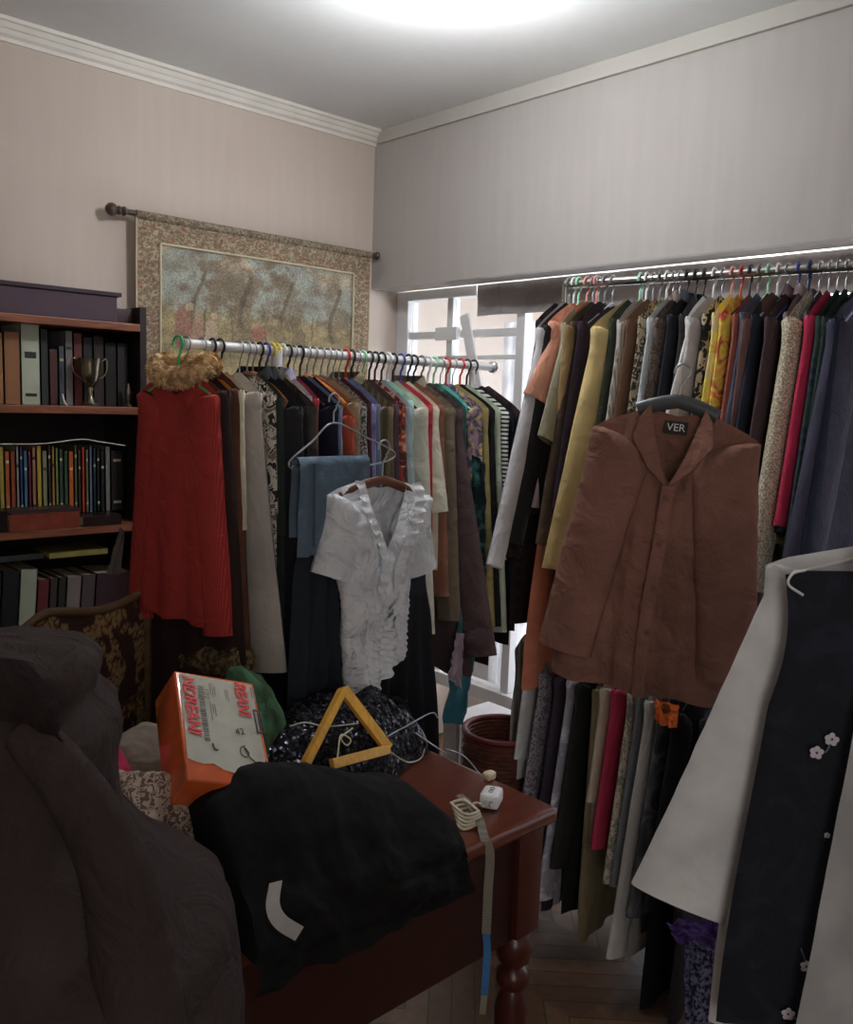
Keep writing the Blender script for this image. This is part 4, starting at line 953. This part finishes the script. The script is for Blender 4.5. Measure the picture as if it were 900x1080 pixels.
# ------------------------------------------------------------------ parcel box
BOXD = dict(w=.15, l=.22, t=.085)
def build_parcel():
    W_, L_, T_ = BOXD['w'], BOXD['l'], BOXD['t']
    pb = thing('parcel', 'orange taped parcel box with a torn white printed sheet on its face', 'parcel')
    M_or = solid((196, 84, 40), .25, g=1.7, vary=.5, vscale=12., coat=.6); M_pp = solid((190, 180, 160), .5, g=2.1, vary=.15, vscale=20.)
    obj('box', boxbm(0, W_, 0, T_, -L_, 0, bev=.004), M_or, pb)
    bm = bmesh.new(); P = [(.008, -.006), (W_-.006, -.008), (W_-.008, -L_*.93), (W_*.7, -L_*.90), (W_*.55, -L_*.91), (W_*.42, -L_*.89), (W_*.32, -L_*.845), (W_*.2, -L_*.855), (W_*.1, -L_*.84), (.004, -L_*.82)]
    bm.faces.new([bm.verts.new((x, -.002, z)) for x, z in P]); bmesh.ops.solidify(bm, geom=bm.faces[:], thickness=.001)
    sh = obj('printed_sheet', bm, M_pp, pb, smooth=False)
    M_rd = solid((180, 30, 34), .5, g=1.6); M_ink = solid((40, 36, 38), .6); M_gy = solid((112, 104, 98), .6)
    text_obj('red_lettering', 'NDREANI', .031, M_rd, sh, (.021, -.0042, -.072), (PI/2, PI/2, 0), .0004, .9, .2)
    text_obj('red_lettering', 'REANI', .031, M_rd, sh, (.118, -.0042, -.045), (PI/2, PI/2, 0), .0004, .85, .2)
    text_obj('number', '177', .016, M_gy, sh, (.050, -.0042, -.045), (PI/2, PI/2, 0), .0002)
    bm = bmesh.new(); rr = random.Random(4)
    for k in range(34):
        z = -.03-.0034*k; box(bm, .037, .047, -.0036, -.0030, z-.001*rr.uniform(.4, 1.4), z)
    obj('barcode', bm, M_ink, sh, smooth=False)
    bm = bmesh.new()
    for (x, z0, z1) in ((.060, -.02, -.045), (.064, -.02, -.05), (.068, -.025, -.045), (.060, -.065, -.085), (.064, -.065, -.09), (.088, -.03, -.05), (.092, -.03, -.055), (.056, -.06, -.10), (.140, -.015, -.04), (.145, -.015, -.045)):
        box(bm, x, x+.0012, -.0036, -.003, z1, z0)
    obj('small_print', bm, M_gy, sh, smooth=False)
    bm = bmesh.new()
    for (a, b_, c_, d_) in ((.136, .139, -.115, -.065), (.149, .152, -.115, -.065), (.136, .152, -.068, -.065), (.136, .152, -.115, -.112), (.143, .146, -.108, -.072)): box(bm, a, b_, -.0038, -.003, c_, d_)
    obj('stamp_frame', bm, M_ink, sh, smooth=False)
    obj('pen_mark', tube(bmesh.new(), catmull([(.108, -.0036, -.145), (.100, -.0036, -.150), (.098, -.0036, -.162), (.106, -.0036, -.168), (.113, -.0036, -.160), (.106, -.0036, -.148), (.112, -.0036, -.165), (.122, -.0036, -.176)]), .0009, 5), M_ink, sh)
    obj('pen_mark', tube(bmesh.new(), catmull([(.050, -.0036, -.148), (.052, -.0036, -.158), (.058, -.0036, -.160)]), .0014, 5), M_ink, sh)
    text_obj('pen_mark', '42', .018, M_ink, sh, (.103, -.0042, -.118), (PI/2, -.2, 0), .0002)
    return pb
pb = build_parcel()
PX = dict(loc=(-1.632, -1.502, 1.080), rot=(-.981, .298, -.173))
pb.location = PX['loc']; pb.rotation_euler = PX['rot']

# ------------------------------------------------------------------ wooden triangle
tA, tR, tL = [Vector(v) for v in (at(362, 727, 1, -1.44), at(410, 790, 1, -1.50), at(322, 806, 1, -1.50))]
tri = thing('triangle_frame', 'yellow varnished wooden triangle frame standing in the pile', 'wooden frame', tA)
M_tw = wood((180, 130, 50), .35, 'Z', 8., contrast=.7)
tM = Vector(at(350, 806, 1, -1.54))
def plank(a, b, w_, t_, nrm):
    a, b = Vector(a), Vector(b); d = (b-a).normalized(); s = d.cross(nrm).normalized(); n_ = s.cross(d).normalized(); bm = bmesh.new(); V = []
    for q in (a, b):
        for i, j in ((-1, -1), (1, -1), (1, 1), (-1, 1)): V.append(bm.verts.new(q+s*w_/2*i+n_*t_/2*j))
    for f in ((0, 1, 2, 3), (7, 6, 5, 4), (0, 4, 5, 1), (1, 5, 6, 2), (2, 6, 7, 3), (3, 7, 4, 0)): bm.faces.new([V[k] for k in f])
    bmesh.ops.bevel(bm, geom=bm.edges[:], offset=.001, segments=1, affect='EDGES'); bmesh.ops.recalc_face_normals(bm, faces=bm.faces); return bm
bA, bB = Vector(at(490, 332, 0, .07)), Vector(at(508, 432, 0, .07)); bbm, c = centred(plank(bA, bB, .045, .008, Vector((-1, 0, 0))))
o = obj('board', bbm, M_white, loc=c, smooth=False); tag(o, 'slanted white board leaning in the window opening above the left rail end', 'board')
nr_ = (tR-tA).cross(tL-tA).normalized()
obj('side_bar', plank((0, 0, 0), tR-tA, .024, .012, nr_), M_tw, tri, smooth=False)
obj('side_bar', plank((0, 0, 0), tL-tA, .014, .022, nr_), M_tw, tri, smooth=False)
obj('base_bar', plank(tR-tA, tM-tA, .02, .012, nr_), M_tw, tri, smooth=False)

# ------------------------------------------------------------------ wires, plug, tape
def P3(px, py, z): return Vector(at(px, py, 2, z))
def PY(px, py, Y): return Vector(at(px, py, 1, Y))
def wire(name, label, cat, pts, r, mat):
    bm = tube(bmesh.new(), catmull(pts, 8), r, 7); bm, c = centred(bm); o = obj(name, bm, mat, loc=c); return tag(o, label, cat)
wire('wire_hanger', 'bent bare metal wire sticking up right of the wooden triangle', 'wire', [PY(408, 777, -1.50), PY(430, 765, -1.46), PY(455, 752, -1.42), PY(462, 757, -1.42)], .0018, HOOKM)
wire('wire_hanger', 'thin metal wire hanger lying over the far end of the pile', 'wire', [PY(438, 773, -1.45), PY(460, 788, -1.46), PY(475, 797, -1.47), PY(470, 790, -1.47), PY(490, 798, -1.48), PY(505, 815, -1.5), PY(515, 825, -1.52)], .0018, HOOKM)
wire('cord', 'thin pale looped cord on the sequins inside the wooden triangle', 'cord', [PY(372, 768, -1.49), PY(360, 778, -1.49), PY(366, 786, -1.49), PY(370, 780, -1.49), PY(360, 775, -1.49), PY(357, 790, -1.50), PY(356, 800, -1.51)], .0016, solid((170, 164, 140), .6))
wire('cord', 'thin pale cord lying across the sequinned dress behind the triangle', 'cord', [PY(306, 766, -1.46), PY(322, 762, -1.47), PY(345, 766, -1.47), PY(378, 763, -1.47)], .0014, solid((150, 146, 140), .6))
wire('cord', 'short pale cord curling at the right foot of the triangle', 'cord', [PY(412, 793, -1.51), PY(422, 800, -1.51), PY(432, 804, -1.52), PY(444, 800, -1.5), PY(448, 790, -1.5)], .0014, solid((150, 146, 140), .6))
# plug
pl = thing('power_adapter', 'small white rounded power plug lying on the right end of the desk', 'plug', P3(518, 850, TZ))
bm = bmesh.new(); box(bm, -.026, .026, -.02, .02, .003, .034, bev=.009); obj('plug_body', bm, solid((190, 184, 174), .45), pl, rot=(0, 0, .5))
obj('pin', tube(bmesh.new(), [(-.024, .006, .02), (-.044, .006, .02)], .0025, 8), HOOKM, pl, rot=(0, 0, .5)); obj('pin', tube(bmesh.new(), [(-.024, -.008, .02), (-.044, -.008, .02)], .0025, 8), HOOKM, pl, rot=(0, 0, .5))
bm = bmesh.new()
for k in (-1, 1): tube(bm, [(k*.007+.005*math.cos(a), .004*math.sin(a), .0345) for a in [2*PI*i/12 for i in range(12)]], .0008, 5, closed=True)
obj('embossed_mark', bm, solid((70, 70, 70), .6), pl, rot=(0, 0, .5))
pl2 = obj('garment_clip', boxbm(-.014, .014, -.01, .01, 0, .018, bev=.006), solid((180, 160, 138), .45), loc=P3(516, 822, TZ)); tag(pl2, 'small beige plastic knob behind the white power plug', 'knob')
# cable bundle
c0 = P3(492, 868, TZ); cab = []
for k in range(5):
    a0 = R.random()*.4; rx, ry = .030-.003*k, .014+.003*k
    for q in range(14):
        a = a0+2*PI*q/14; cab.append(Vector((rx*math.cos(a), ry*math.sin(a)*1.3-.01+.004*k, .006+.006*k+.003*math.sin(3*a))))
cab.append(Vector((.06, .03, .012))); cab.append(P3(510, 850, TZ+.02)-c0)
o = obj('cable', tube(bmesh.new(), catmull(cab, 4), .003, 7), solid((156, 150, 132), .5), loc=c0); tag(o, 'coiled off-white cable at the edge of the desk beside the plug', 'cable')
# measuring tape hanging down
def ribbon(pts, w_, nrm0, th=.0008):
    P = catmull(pts, 10); bm = bmesh.new(); G = []
    for i, q in enumerate(P):
        t_ = (P[min(i+1, len(P)-1)]-P[max(0, i-1)]).normalized(); s = nrm0(i/(len(P)-1)).cross(t_).normalized()
        G.append([bm.verts.new(q-s*w_/2), bm.verts.new(q+s*w_/2)])
    for a, b in zip(G, G[1:]): bm.faces.new((a[0], a[1], b[1], b[0]))
    bmesh.ops.solidify(bm, geom=bm.faces[:], thickness=th); return bm
E0 = Vector((0, -1, 0))
yf = TY0-.006
tp0 = [P3(484, 838, TZ+.035), P3(494, 846, TZ+.03), P3(505, 862, TZ+.02), Vector((PY(516, 880, yf).x, TY0+.005, TZ+.004)), PY(517, 900, yf), PY(515, 940, yf), PY(513, 985, yf-.002)]
org = tp0[-1].copy()
tm = thing('measuring_tape', 'cream measuring tape with a blue end hanging down the desk front', 'measuring tape', org)
E1 = Vector((-.7, -.7, 0))
def nf(f): return (Vector((0, 0, 1)).lerp(E1, sm(f, .4, .6))).normalized()
M_tape = cloth((138, 132, 118), (126, 120, 106), 'stripes', 5., g=1.7)
obj('tape', ribbon([q-org for q in tp0], .017, nf), M_tape, tm)
tp1 = [PY(513, 985, yf-.002), PY(514, 1005, yf-.002), PY(511, 1050, yf-.002)]
o = obj('tape_blue', ribbon([q-org for q in tp1], .014, lambda f: E1), cloth((60, 120, 165), (48, 98, 150), 'stripes', 6.), tm); o['label'] = 'blue printed stretch of the tape'
tp2 = [PY(511, 1050, yf-.002), PY(510, 1060, yf-.002), PY(509, 1070, yf-.002)]
obj('metal_end', ribbon([q-org for q in tp2], .012, lambda f: E1, .0012), solid((150, 150, 130), .3, .6), tm)
# white garment tag/strap below black sweater
yy = TY0-.05
st = [PY(291, 930, yy), PY(288, 955, yy), PY(296, 972, yy), PY(316, 985, yy+.0)]
bm, c = centred(ribbon([Vector(q) for q in st], .022, lambda f: (E0+Vector((-.3*f, 0, .3*f))).normalized(), .001)); o = obj('ribbon_strap', bm, cloth((150, 146, 142)), loc=c); tag(o, 'white fabric strap end sticking out below the black sweater', 'strap')

# ------------------------------------------------------------------ bookcase
SY = -.28; bx0, bx1 = -2.6, -1.118
bc = thing('bookcase', 'dark open bookcase with reddish wooden shelf edges', 'bookcase', ((bx0+bx1)/2, SY/2, 0))
hw_ = (bx1-bx0)/2; M_sd = wood((34, 22, 20), .5, 'Z', g=1.2); M_se = wood((112, 66, 46), .4, 'X', g=1.9)
obj('side_panel', boxbm(hw_, hw_+.02, SY/2+.0, -SY/2-.004, 0, 1.80), M_sd, bc, smooth=False)
obj('side_panel', boxbm(-hw_-.02, -hw_, SY/2, -SY/2-.004, 0, 1.80), M_sd, bc, smooth=False)
obj('back_panel', boxbm(-hw_, hw_, -SY/2-.012, -SY/2-.004, 0, 1.745), M_sd, bc, smooth=False)
SHZ = [.42, .80, 1.142, 1.497, 1.745]
for z in SHZ:
    obj('shelf', boxbm(-hw_, hw_, SY/2-.002, -SY/2-.012, z-.018, z+.004, bev=.002), M_se, bc, smooth=False)
# books
BN = 0
def make_book(label, x, w_, h, d, z, rgb, lean=0., ypos=None, g=1.35, band=None, shade=.5):
    o = thing('book', label, 'book', (x, (SY+.02 if ypos is None else ypos), z), (0, lean, 0))
    m = solid(rgb, .55, g=g, vary=.2)
    bm = bmesh.new(); box(bm, 0, w_, 0, .003, 0, h); box(bm, 0, .002, 0, d, 0, h); box(bm, w_-.002, w_, 0, d, 0, h)
    obj('cover', bm, m, o, smooth=False)
    obj('pages', boxbm(.002, w_-.002, .003, d-.004, .004, h-.004), solid((150, 138, 112), .8), o, smooth=False)
    if band:
        for zz in band: obj('title_band', boxbm(w_*.2, w_*.8, -.0008, .0006, h*zz, h*(zz+.04)), solid((24, 24, 22) if sum(rgb) > 300 else (150, 140, 112), .6), o, smooth=False)
    return o
def shelf_x(px, z): 
    q = at(px, 400, 1, SY); lo, hi = 0, 900
    d = lambda y: at(px, y, 1, SY).z-z
    while hi-lo > .5:
        m_ = (lo+hi)/2
        if d(m_) > 0: lo = m_
        else: hi = m_
    return at(px, lo, 1, SY).x
top_books = [(-14, 'tan leather bound tall book at the shelf edge', (122, 84, 54), .21), (0, 'light brown tall volume with a worn spine', (134, 94, 58), .195), (13, 'ochre brown tall volume beside the pale green one', (130, 86, 54), .20),
             (31, 'pale mint white tall book with a printed spine', (160, 166, 146), .225), (52, 'dark green tall hardback', (32, 40, 36), .215), (61, 'maroon hardback behind the paper corner', (66, 34, 32), .16), (71, 'blue-grey thin book with pale bands', (62, 70, 76), .17),
             (78, 'grey white worn book behind the trophy', (108, 104, 104), .215), (87, 'brick red tall book behind the trophy', (90, 36, 32), .21), (97, 'black tall book behind the trophy', (20, 18, 18), .2), (108, 'dark brown tall book right of the trophy', (36, 24, 20), .205), (120, 'brown-black book second from the bookcase side', (24, 18, 16), .19), (133, 'smoky dark book against the bookcase side', (36, 32, 34), .19)]
def run_books(L_, z, d=.16, y=None, band=None, lean=0):
    xs = [shelf_x(px, z) for px, *_ in L_]+[bx1-.01]
    for i, (px, lab, rgb, h) in enumerate(L_):
        w_ = max(.008, xs[i+1]-xs[i]-.002)
        make_book(lab, xs[i], w_, h, d, z+.005, rgb, ypos=y, band=band(i) if band else ((.82, .12) if (i*7) % 3 == 0 else (.7,) if i % 2 else None), lean=lean)
run_books(top_books, SHZ[3], y=SY+.06, band=lambda i: (.62, .58, .1) if i == 3 else ((.75,) if i in (6, 7) else None))
mid_cols = [(150, 30, 50), (104, 108, 88), (150, 134, 60), (160, 84, 40), (130, 60, 40), (150, 146, 128), (40, 56, 110), (60, 100, 120), (96, 30, 60), (150, 100, 80), (168, 140, 56), (120, 120, 90), (50, 46, 40), (150, 110, 50), (104, 120, 70), (50, 60, 50), (46, 70, 52), (176, 88, 36), (80, 84, 56), (60, 50, 44), (170, 60, 40), (110, 96, 70), (90, 104, 124), (40, 44, 60), (26, 30, 34), (30, 26, 28), (120, 116, 112), (34, 24, 26)]
cn = ['crimson', 'grey green', 'mustard', 'orange', 'rusty', 'cream', 'royal blue', 'sea blue', 'plum', 'peach', 'golden', 'khaki', 'black brown', 'amber', 'moss green', 'dark olive', 'bottle green', 'bright orange', 'olive', 'umber', 'scarlet', 'sand', 'light steel blue', 'ink blue', 'charcoal green', 'sooty black', 'pearl grey', 'dark wine']
xm = [-6, 7, 13, 19, 25, 31, 35, 39, 44, 48, 53, 59, 65, 69, 73, 77, 82, 87, 93, 97, 101, 105, 109, 113, 117, 121, 126, 132]
mid = [(xm[i], '%s narrow paperback in the upright row of the middle shelf' % cn[i], mid_cols[i], .185+.02*R.random()) for i in range(28)]
run_books(mid, SHZ[2]+.03, d=.12, y=SY+.10)
for i in range(0): pass
# plinth the middle row stands on (stacked flat books)
fb = [('flat reddish brown album lying on the middle shelf', 8, 88, 1.147, .045, (104, 48, 34)), ]
def flat_book(label, px0, px1, z, th, rgb, d=.10, y=None, g=1.35):
    x0, x1 = shelf_x(px0, z), shelf_x(px1, z); y = SY-.0 if y is None else y
    o = thing('book', label, 'book', (x0, y, z)); m = solid(rgb, .35, g=g, vary=.4, vscale=25., coat=.3)
    bm = bmesh.new(); W_ = x1-x0; box(bm, 0, W_, 0, d, 0, .003); box(bm, 0, W_, 0, d, th-.003, th); box(bm, 0, W_, -.001, .002, 0, th)
    obj('cover', bm, m, o, smooth=False); obj('pages', boxbm(.003, W_-.003, .003, d-.003, .003, th-.003), solid((150, 138, 112), .8), o, smooth=False)
    return o
flat_book('red-brown thick book lying flat in front of the paperbacks', 10, 84, SHZ[2]+.005, .048, (120, 56, 42), d=.085)
flat_book('dark thin book lying on the red-brown one', 12, 84, SHZ[2]+.054, .010, (60, 44, 44), d=.08)
flat_book('black thick book lying flat at the far left of the middle shelf', -40, 8, SHZ[2]+.005, .06, (30, 20, 20), d=.085)
flat_book('dark maroon book lying flat at the right of the middle shelf', 88, 128, SHZ[2]+.005, .03, (34, 18, 18), d=.085)
low_cols = [(18, 20, 22), (14, 15, 18), (140, 146, 128), (92, 32, 34), (50, 40, 36), (38, 34, 30), (108, 98, 94), (72, 60, 62), (50, 26, 32)]
ln_ = ['black large-format book with white spine print', 'black glossy book with white spine print beside the green one', 'pale grey green tall book on the bottom visible shelf', 'dark red hardback beside the pale green book', 'grey brown hardback on the bottom visible shelf', 'black slim hardback beside the light grey one', 'light mauve grey hardback above the brocade chair', 'dim mauve hardback above the brocade chair', 'wine red hardback at the right of the lower shelf']
lowb = [(a, ln_[i], low_cols[i], .225 if i < 3 else .19) for i, a in enumerate([-16, 4, 23, 42, 55, 64, 73, 89, 104])]
run_books(lowb, SHZ[1], d=.17, y=SY+.04, band=lambda i: None, lean=.07)
# vertical print on the black books
flat_book('pale yellow edged book lying across the lower row of books', 56, 118, 1.055, .016, (130, 120, 70), d=.14, y=SY+.03)
flat_book('dark green book lying across the black books', -20, 50, 1.058, .016, (50, 56, 52), d=.14, y=SY+.03)
# box on top
bt = thing('storage_box', 'dusty purple cardboard box with a lid on top of the bookcase', 'box', (shelf_x(-30, 1.75), SY+.02, 1.75))
bwid = shelf_x(127, 1.75)-shelf_x(-30, 1.75)
obj('box_body', boxbm(0, bwid, 0, .22, 0, .075, bev=.003), solid((62, 46, 56), .7, g=1.6), bt, smooth=False)
obj('lid', boxbm(-.006, bwid+.012, -.006, .226, .075, .087, bev=.002), solid((46, 34, 40), .7, g=1.6), bt, smooth=False)
sbx = obj('small_box', boxbm(-.03, .03, 0, .1, 0, .045, bev=.003), solid((50, 34, 36), .6), loc=(shelf_x(138, 1.75), SY+.05, 1.75)); tag(sbx, 'little dark box beside the purple box on the bookcase', 'box')
# trophy
tr_o = thing('trophy_cup', 'tarnished silver trophy cup with two handles on the bookcase shelf', 'trophy', (shelf_x(99, 1.5), SY+.025, 1.502))
M_tr = solid((120, 112, 96), .25, .9, g=1.6, vary=.4, vscale=20.)
obj('foot', lathe(bmesh.new(), [(.022, 0), (.024, .006), (.018, .012), (.009, .024), (.006, .04), (.009, .05), (.006, .058)], 24), M_tr, tr_o)
obj('cup', lathe(bmesh.new(), [(.005, .055), (.014, .06), (.024, .075), (.029, .095), (.031, .12), (.034, .135), (.035, .139), (.031, .139), (.028, .12), (.004, .07)], 24), M_tr, tr_o)
for s in (-1, 1): obj('handle', tube(bmesh.new(), catmull([(s*.03, 0, .128), (s*.048, 0, .138), (s*.052, 0, .118), (s*.044, 0, .092), (s*.024, 0, .078)]), .0022, 8), M_tr, tr_o)
ot = obj('ornament', lathe(bmesh.new(), [(.012, 0), (.013, .005), (.004, .012), (.008, .03), (.010, .045), (.005, .06), (.003, .07)], 16), M_tr, loc=(shelf_x(140, 1.5), SY+.03, 1.502)); tag(ot, 'small dark metal figurine at the right end of the trophy shelf', 'ornament')
wire('paper_slip', 'folded white paper corner sticking out beside the maroon book', 'paper', [PY(66, 416, SY+.05), PY(68, 424, SY+.03), PY(71, 428, SY+.02)], .003, solid((170, 166, 158), .8))
# wire across the middle shelf
wire('cable', 'thin white cable strung across the bookcase above the paperbacks', 'cable', [PY(-40, 470, SY-.005), PY(0, 468.5, SY-.006), PY(45, 468, SY-.006), PY(85, 463.5, SY-.006), PY(105, 466, SY-.006), PY(132, 470, SY-.006)], .0018, solid((140, 140, 134), .5))
# pale cuff peeking left of the red sweater
free_sheet('shirt', 'pale grey shirt tail peeking out left of the red top', 'shirt', px_sheet([(127, 556), (132, 560), (128, 606), (112, 605)], -.95), cloth((96, 90, 84)), amp=.004)

# ------------------------------------------------------------------ brocade chair
ch_c = Vector((-1.535, -.86, -.025))
ch = thing('armchair', 'old chair with a curved brocade back of dark brown and gold flowers', 'chair', ch_c)
def broc(u, v):
    n = noise.fractal((u*9, v*9, 3.), 1., 2., 3); n2 = noise.noise((u*26, v*26, 7.))
    c = (40, 22, 18) if n < .02 else (104, 84, 54)
    if n > .02 and abs(n2) < .12: c = (50, 28, 20)
    d = math.hypot((u-.35)*1.2, v-.75)
    if abs(d-.13) < .02 or (d < .11 and math.sin((u-v)*110) > 0): c = (134, 110, 70)
    return c
def chtop(u): return 1.06-.05*(1-sm(u, 0, .35))+.012*math.sin(u*7)+.03*u
def chpos(u, v):
    return (-.19+.34*u, -.05*math.sin(PI*u)*math.sin(PI*min(1, v))-.02, .55+(chtop(u)-.55)*v)
obj('backrest', colour_grid(110, 110, chpos, broc, g=2.6), colattr('brocade'), ch)
obj('back_rim', tube(bmesh.new(), [Vector(chpos(0, v/12)) for v in range(12)]+[Vector(chpos(u/30, 1)) for u in range(31)]+[Vector(chpos(1, 1-v/12)) for v in range(1, 13)], .011, 8), wood((96, 74, 48), .45, 'X', g=1.5), ch)
obj('back_shell', boxbm(-.18, .14, .0, .02, .55, .98), cloth((36, 22, 20)), ch)
obj('seat', boxbm(-.24, .20, -.25, .1, .40, .50, bev=.03), cloth((50, 30, 22)), ch)
for x in (-.2, .16):
    for y in (-.22, .06): obj('leg', tube(bmesh.new(), [(x, y, .42), (x, y, .0)], [.02, .013], 10), wood((50, 30, 22)), ch)

# ------------------------------------------------------------------ clutter seen in the window gap, low between the rails
def gp(px, py, X): return Vector(at(px, py, 0, X))
wb = gp(513, 742, -.2)
o = thing('carton', 'white open carton on the floor between the two rails', 'box', (wb.x, wb.y, 0))
M_ct = solid((215, 213, 208), .6)
obj('carton_side', boxbm(-.10, .12, -.10, .10, 0, wb.z-.05, bev=.003), M_ct, o, smooth=False)
obj('flap', boxbm(-.10, .12, -.10, .10, wb.z-.05, wb.z-.046), M_ct, o, smooth=False)
bkp = gp(525, 775, -.40)
bw = thing('wicker_basket', 'reddish wicker basket standing on the floor between the rails', 'basket', (bkp.x+.02, bkp.y-.0, 0))
bm = bmesh.new()
for k in range(44):
    z = .01+k*(bkp.z+.0)/44; r_ = .10+.02*z
    tube(bm, [(r_*math.cos(a)*(1+.02*(-1)**(i+k)), r_*math.sin(a)*(1+.02*(-1)**(i+k)), z) for i, a in enumerate([2*PI*q_/24 for q_ in range(24)])], .008, 5, closed=True)
obj('weave', bm, solid((96, 56, 44), .7, vary=.5, vscale=40.), bw)
obj('rim', tube(bmesh.new(), [(.115*math.cos(a), .115*math.sin(a), bkp.z+.01) for a in [2*PI*q_/24 for q_ in range(24)]], .010, 8, closed=True), solid((84, 26, 28), .5), bw)

# ------------------------------------------------------------------ dark coat over a chair, left foreground
fc = thing('wooden_chair', 'mostly hidden wooden chair under the dark foreground coat', 'chair', (-2.16, -2.06, 0), (0, 0, math.radians(40)))
M_fc = wood((60, 36, 26))
for x in (-.18, .18):
    obj('leg', tube(bmesh.new(), [(x, .16, 1.02), (x, .16, 0)], .015, 8), M_fc, fc); obj('leg', tube(bmesh.new(), [(x, -.2, .44), (x, -.2, 0)], .015, 8), M_fc, fc)
obj('seat', boxbm(-.2, .2, -.22, .18, .43, .46, bev=.008), M_fc, fc); obj('top_rail', boxbm(-.2, .2, .145, .175, .95, 1.03, bev=.008), M_fc, fc)
def coat_heap():
    """closed rings, each following the silhouette at its height"""
    # silhouette right edge at photo heights, depth about 1.0
    D = 1.02
    rows = []
    prof = [(664, 22), (668, 55), (680, 76), (700, 88), (725, 96), (750, 118), (765, 132), (790, 146), (830, 150), (860, 156), (890, 178), (920, 205), (950, 232), (985, 246), (1040, 250), (1120, 252)]
    cx = -60
    bm = bmesh.new(); G = []; n = 90
    P = catmull([Vector((a, b, 0)) for b, a in prof], 6)
    for j, q in enumerate(P):
        ex, ey = q.x-18-14*sm(q.y, 680, 720)-26*sm(q.y, 740, 800)*(1-sm(q.y, 900, 980))+14*sm(q.y, 900, 980), q.y+14*(1-sm(q.y, 700, 760)); c = cam_pt(cx, ey, D+.12); e = cam_pt(ex, ey, D+.06); rad = (e-c).length
        ring = []
        for k in range(n):
            a = 2*PI*k/n
            dirr = cr*math.cos(a)+Vector((cf.x, cf.y, 0)).normalized()*math.sin(a); dirr.z = 0; dirr.normalize()
            rr = rad*(1 if abs(math.sin(a)) < .3 else 1)*(math.cos(a)**2+ (.62*math.sin(a))**2)**.5
            s_ = 1
            f = noise.fractal((math.cos(a)*2.4+ey*.003, math.sin(a)*2.4, ey*.006), 1., 2., 3); rg2 = 1-2*abs(noise.noise((math.cos(a)*2.2+ey*.003, math.sin(a)*2.2, ey*.002+3)))
            rr += (.030*f+.014*rg2)*min(1, j/8)*(.3+.7*min(1, abs(math.sin(a))*1.6))
            ring.append(bm.verts.new(Vector((c.x, c.y, 0))+dirr*rr+Vector((0, 0, c.z+.008*f))))
        G.append(ring)
    for a, b in zip(G, G[1:]):
        for k in range(n): bm.faces.new((a[k], b[k], b[(k+1) % n], a[(k+1) % n]))
    top = sum((v.co for v in G[0]), Vector())/n; tv = bm.verts.new(top+Vector((0, 0, .01)))
    for k in range(n): bm.faces.new((G[0][k], G[0][(k+1) % n], tv))
    bmesh.ops.recalc_face_normals(bm, faces=bm.faces)
    return bm
M_dc = cloth((46, 34, 33), g=1.75, bump=1.0, sheen=0)
bm, c = centred(coat_heap()); dc = obj('coat', bm, M_dc, loc=c); tag(dc, 'dark mauve brown heavy coat draped in the left foreground', 'coat')
def cpts(L_): return [cam_pt(a, b, d)-c for a, b, d in L_]
obj('sleeve', tube(bmesh.new(), catmull(cpts([(25, 770, 1.0), (60, 810, .99), (95, 860, .985), (120, 915, .985), (135, 980, .985), (145, 1050, .985), (150, 1120, .985)]), 8), [.030+.0006*i for i in range(49)], 18, flat=.7), M_dc, dc)

bm = bmesh.new(); G = []
P = catmull(cpts([(-60, 710, .95), (-10, 694, .95), (28, 700, .965), (56, 728, .98), (68, 756, .99)]), 8); Q = catmull(cpts([(-60, 770, .94), (-10, 760, .94), (24, 764, .955), (52, 776, .97), (70, 782, .985)]), 8)
for i, (a, b) in enumerate(zip(P, Q)):
    G.append([bm.verts.new(a.lerp(b, k/6)+Vector(-cf)*(.016*math.sin(PI*k/6)+.004*math.sin(i*.7+k))) for k in range(7)])
for a, b in zip(G, G[1:]):
    for k in range(6): bm.faces.new((a[k], a[k+1], b[k+1], b[k]))
bmesh.ops.solidify(bm, geom=bm.faces[:], thickness=.006)
obj('collar', bm, M_dc, dc)
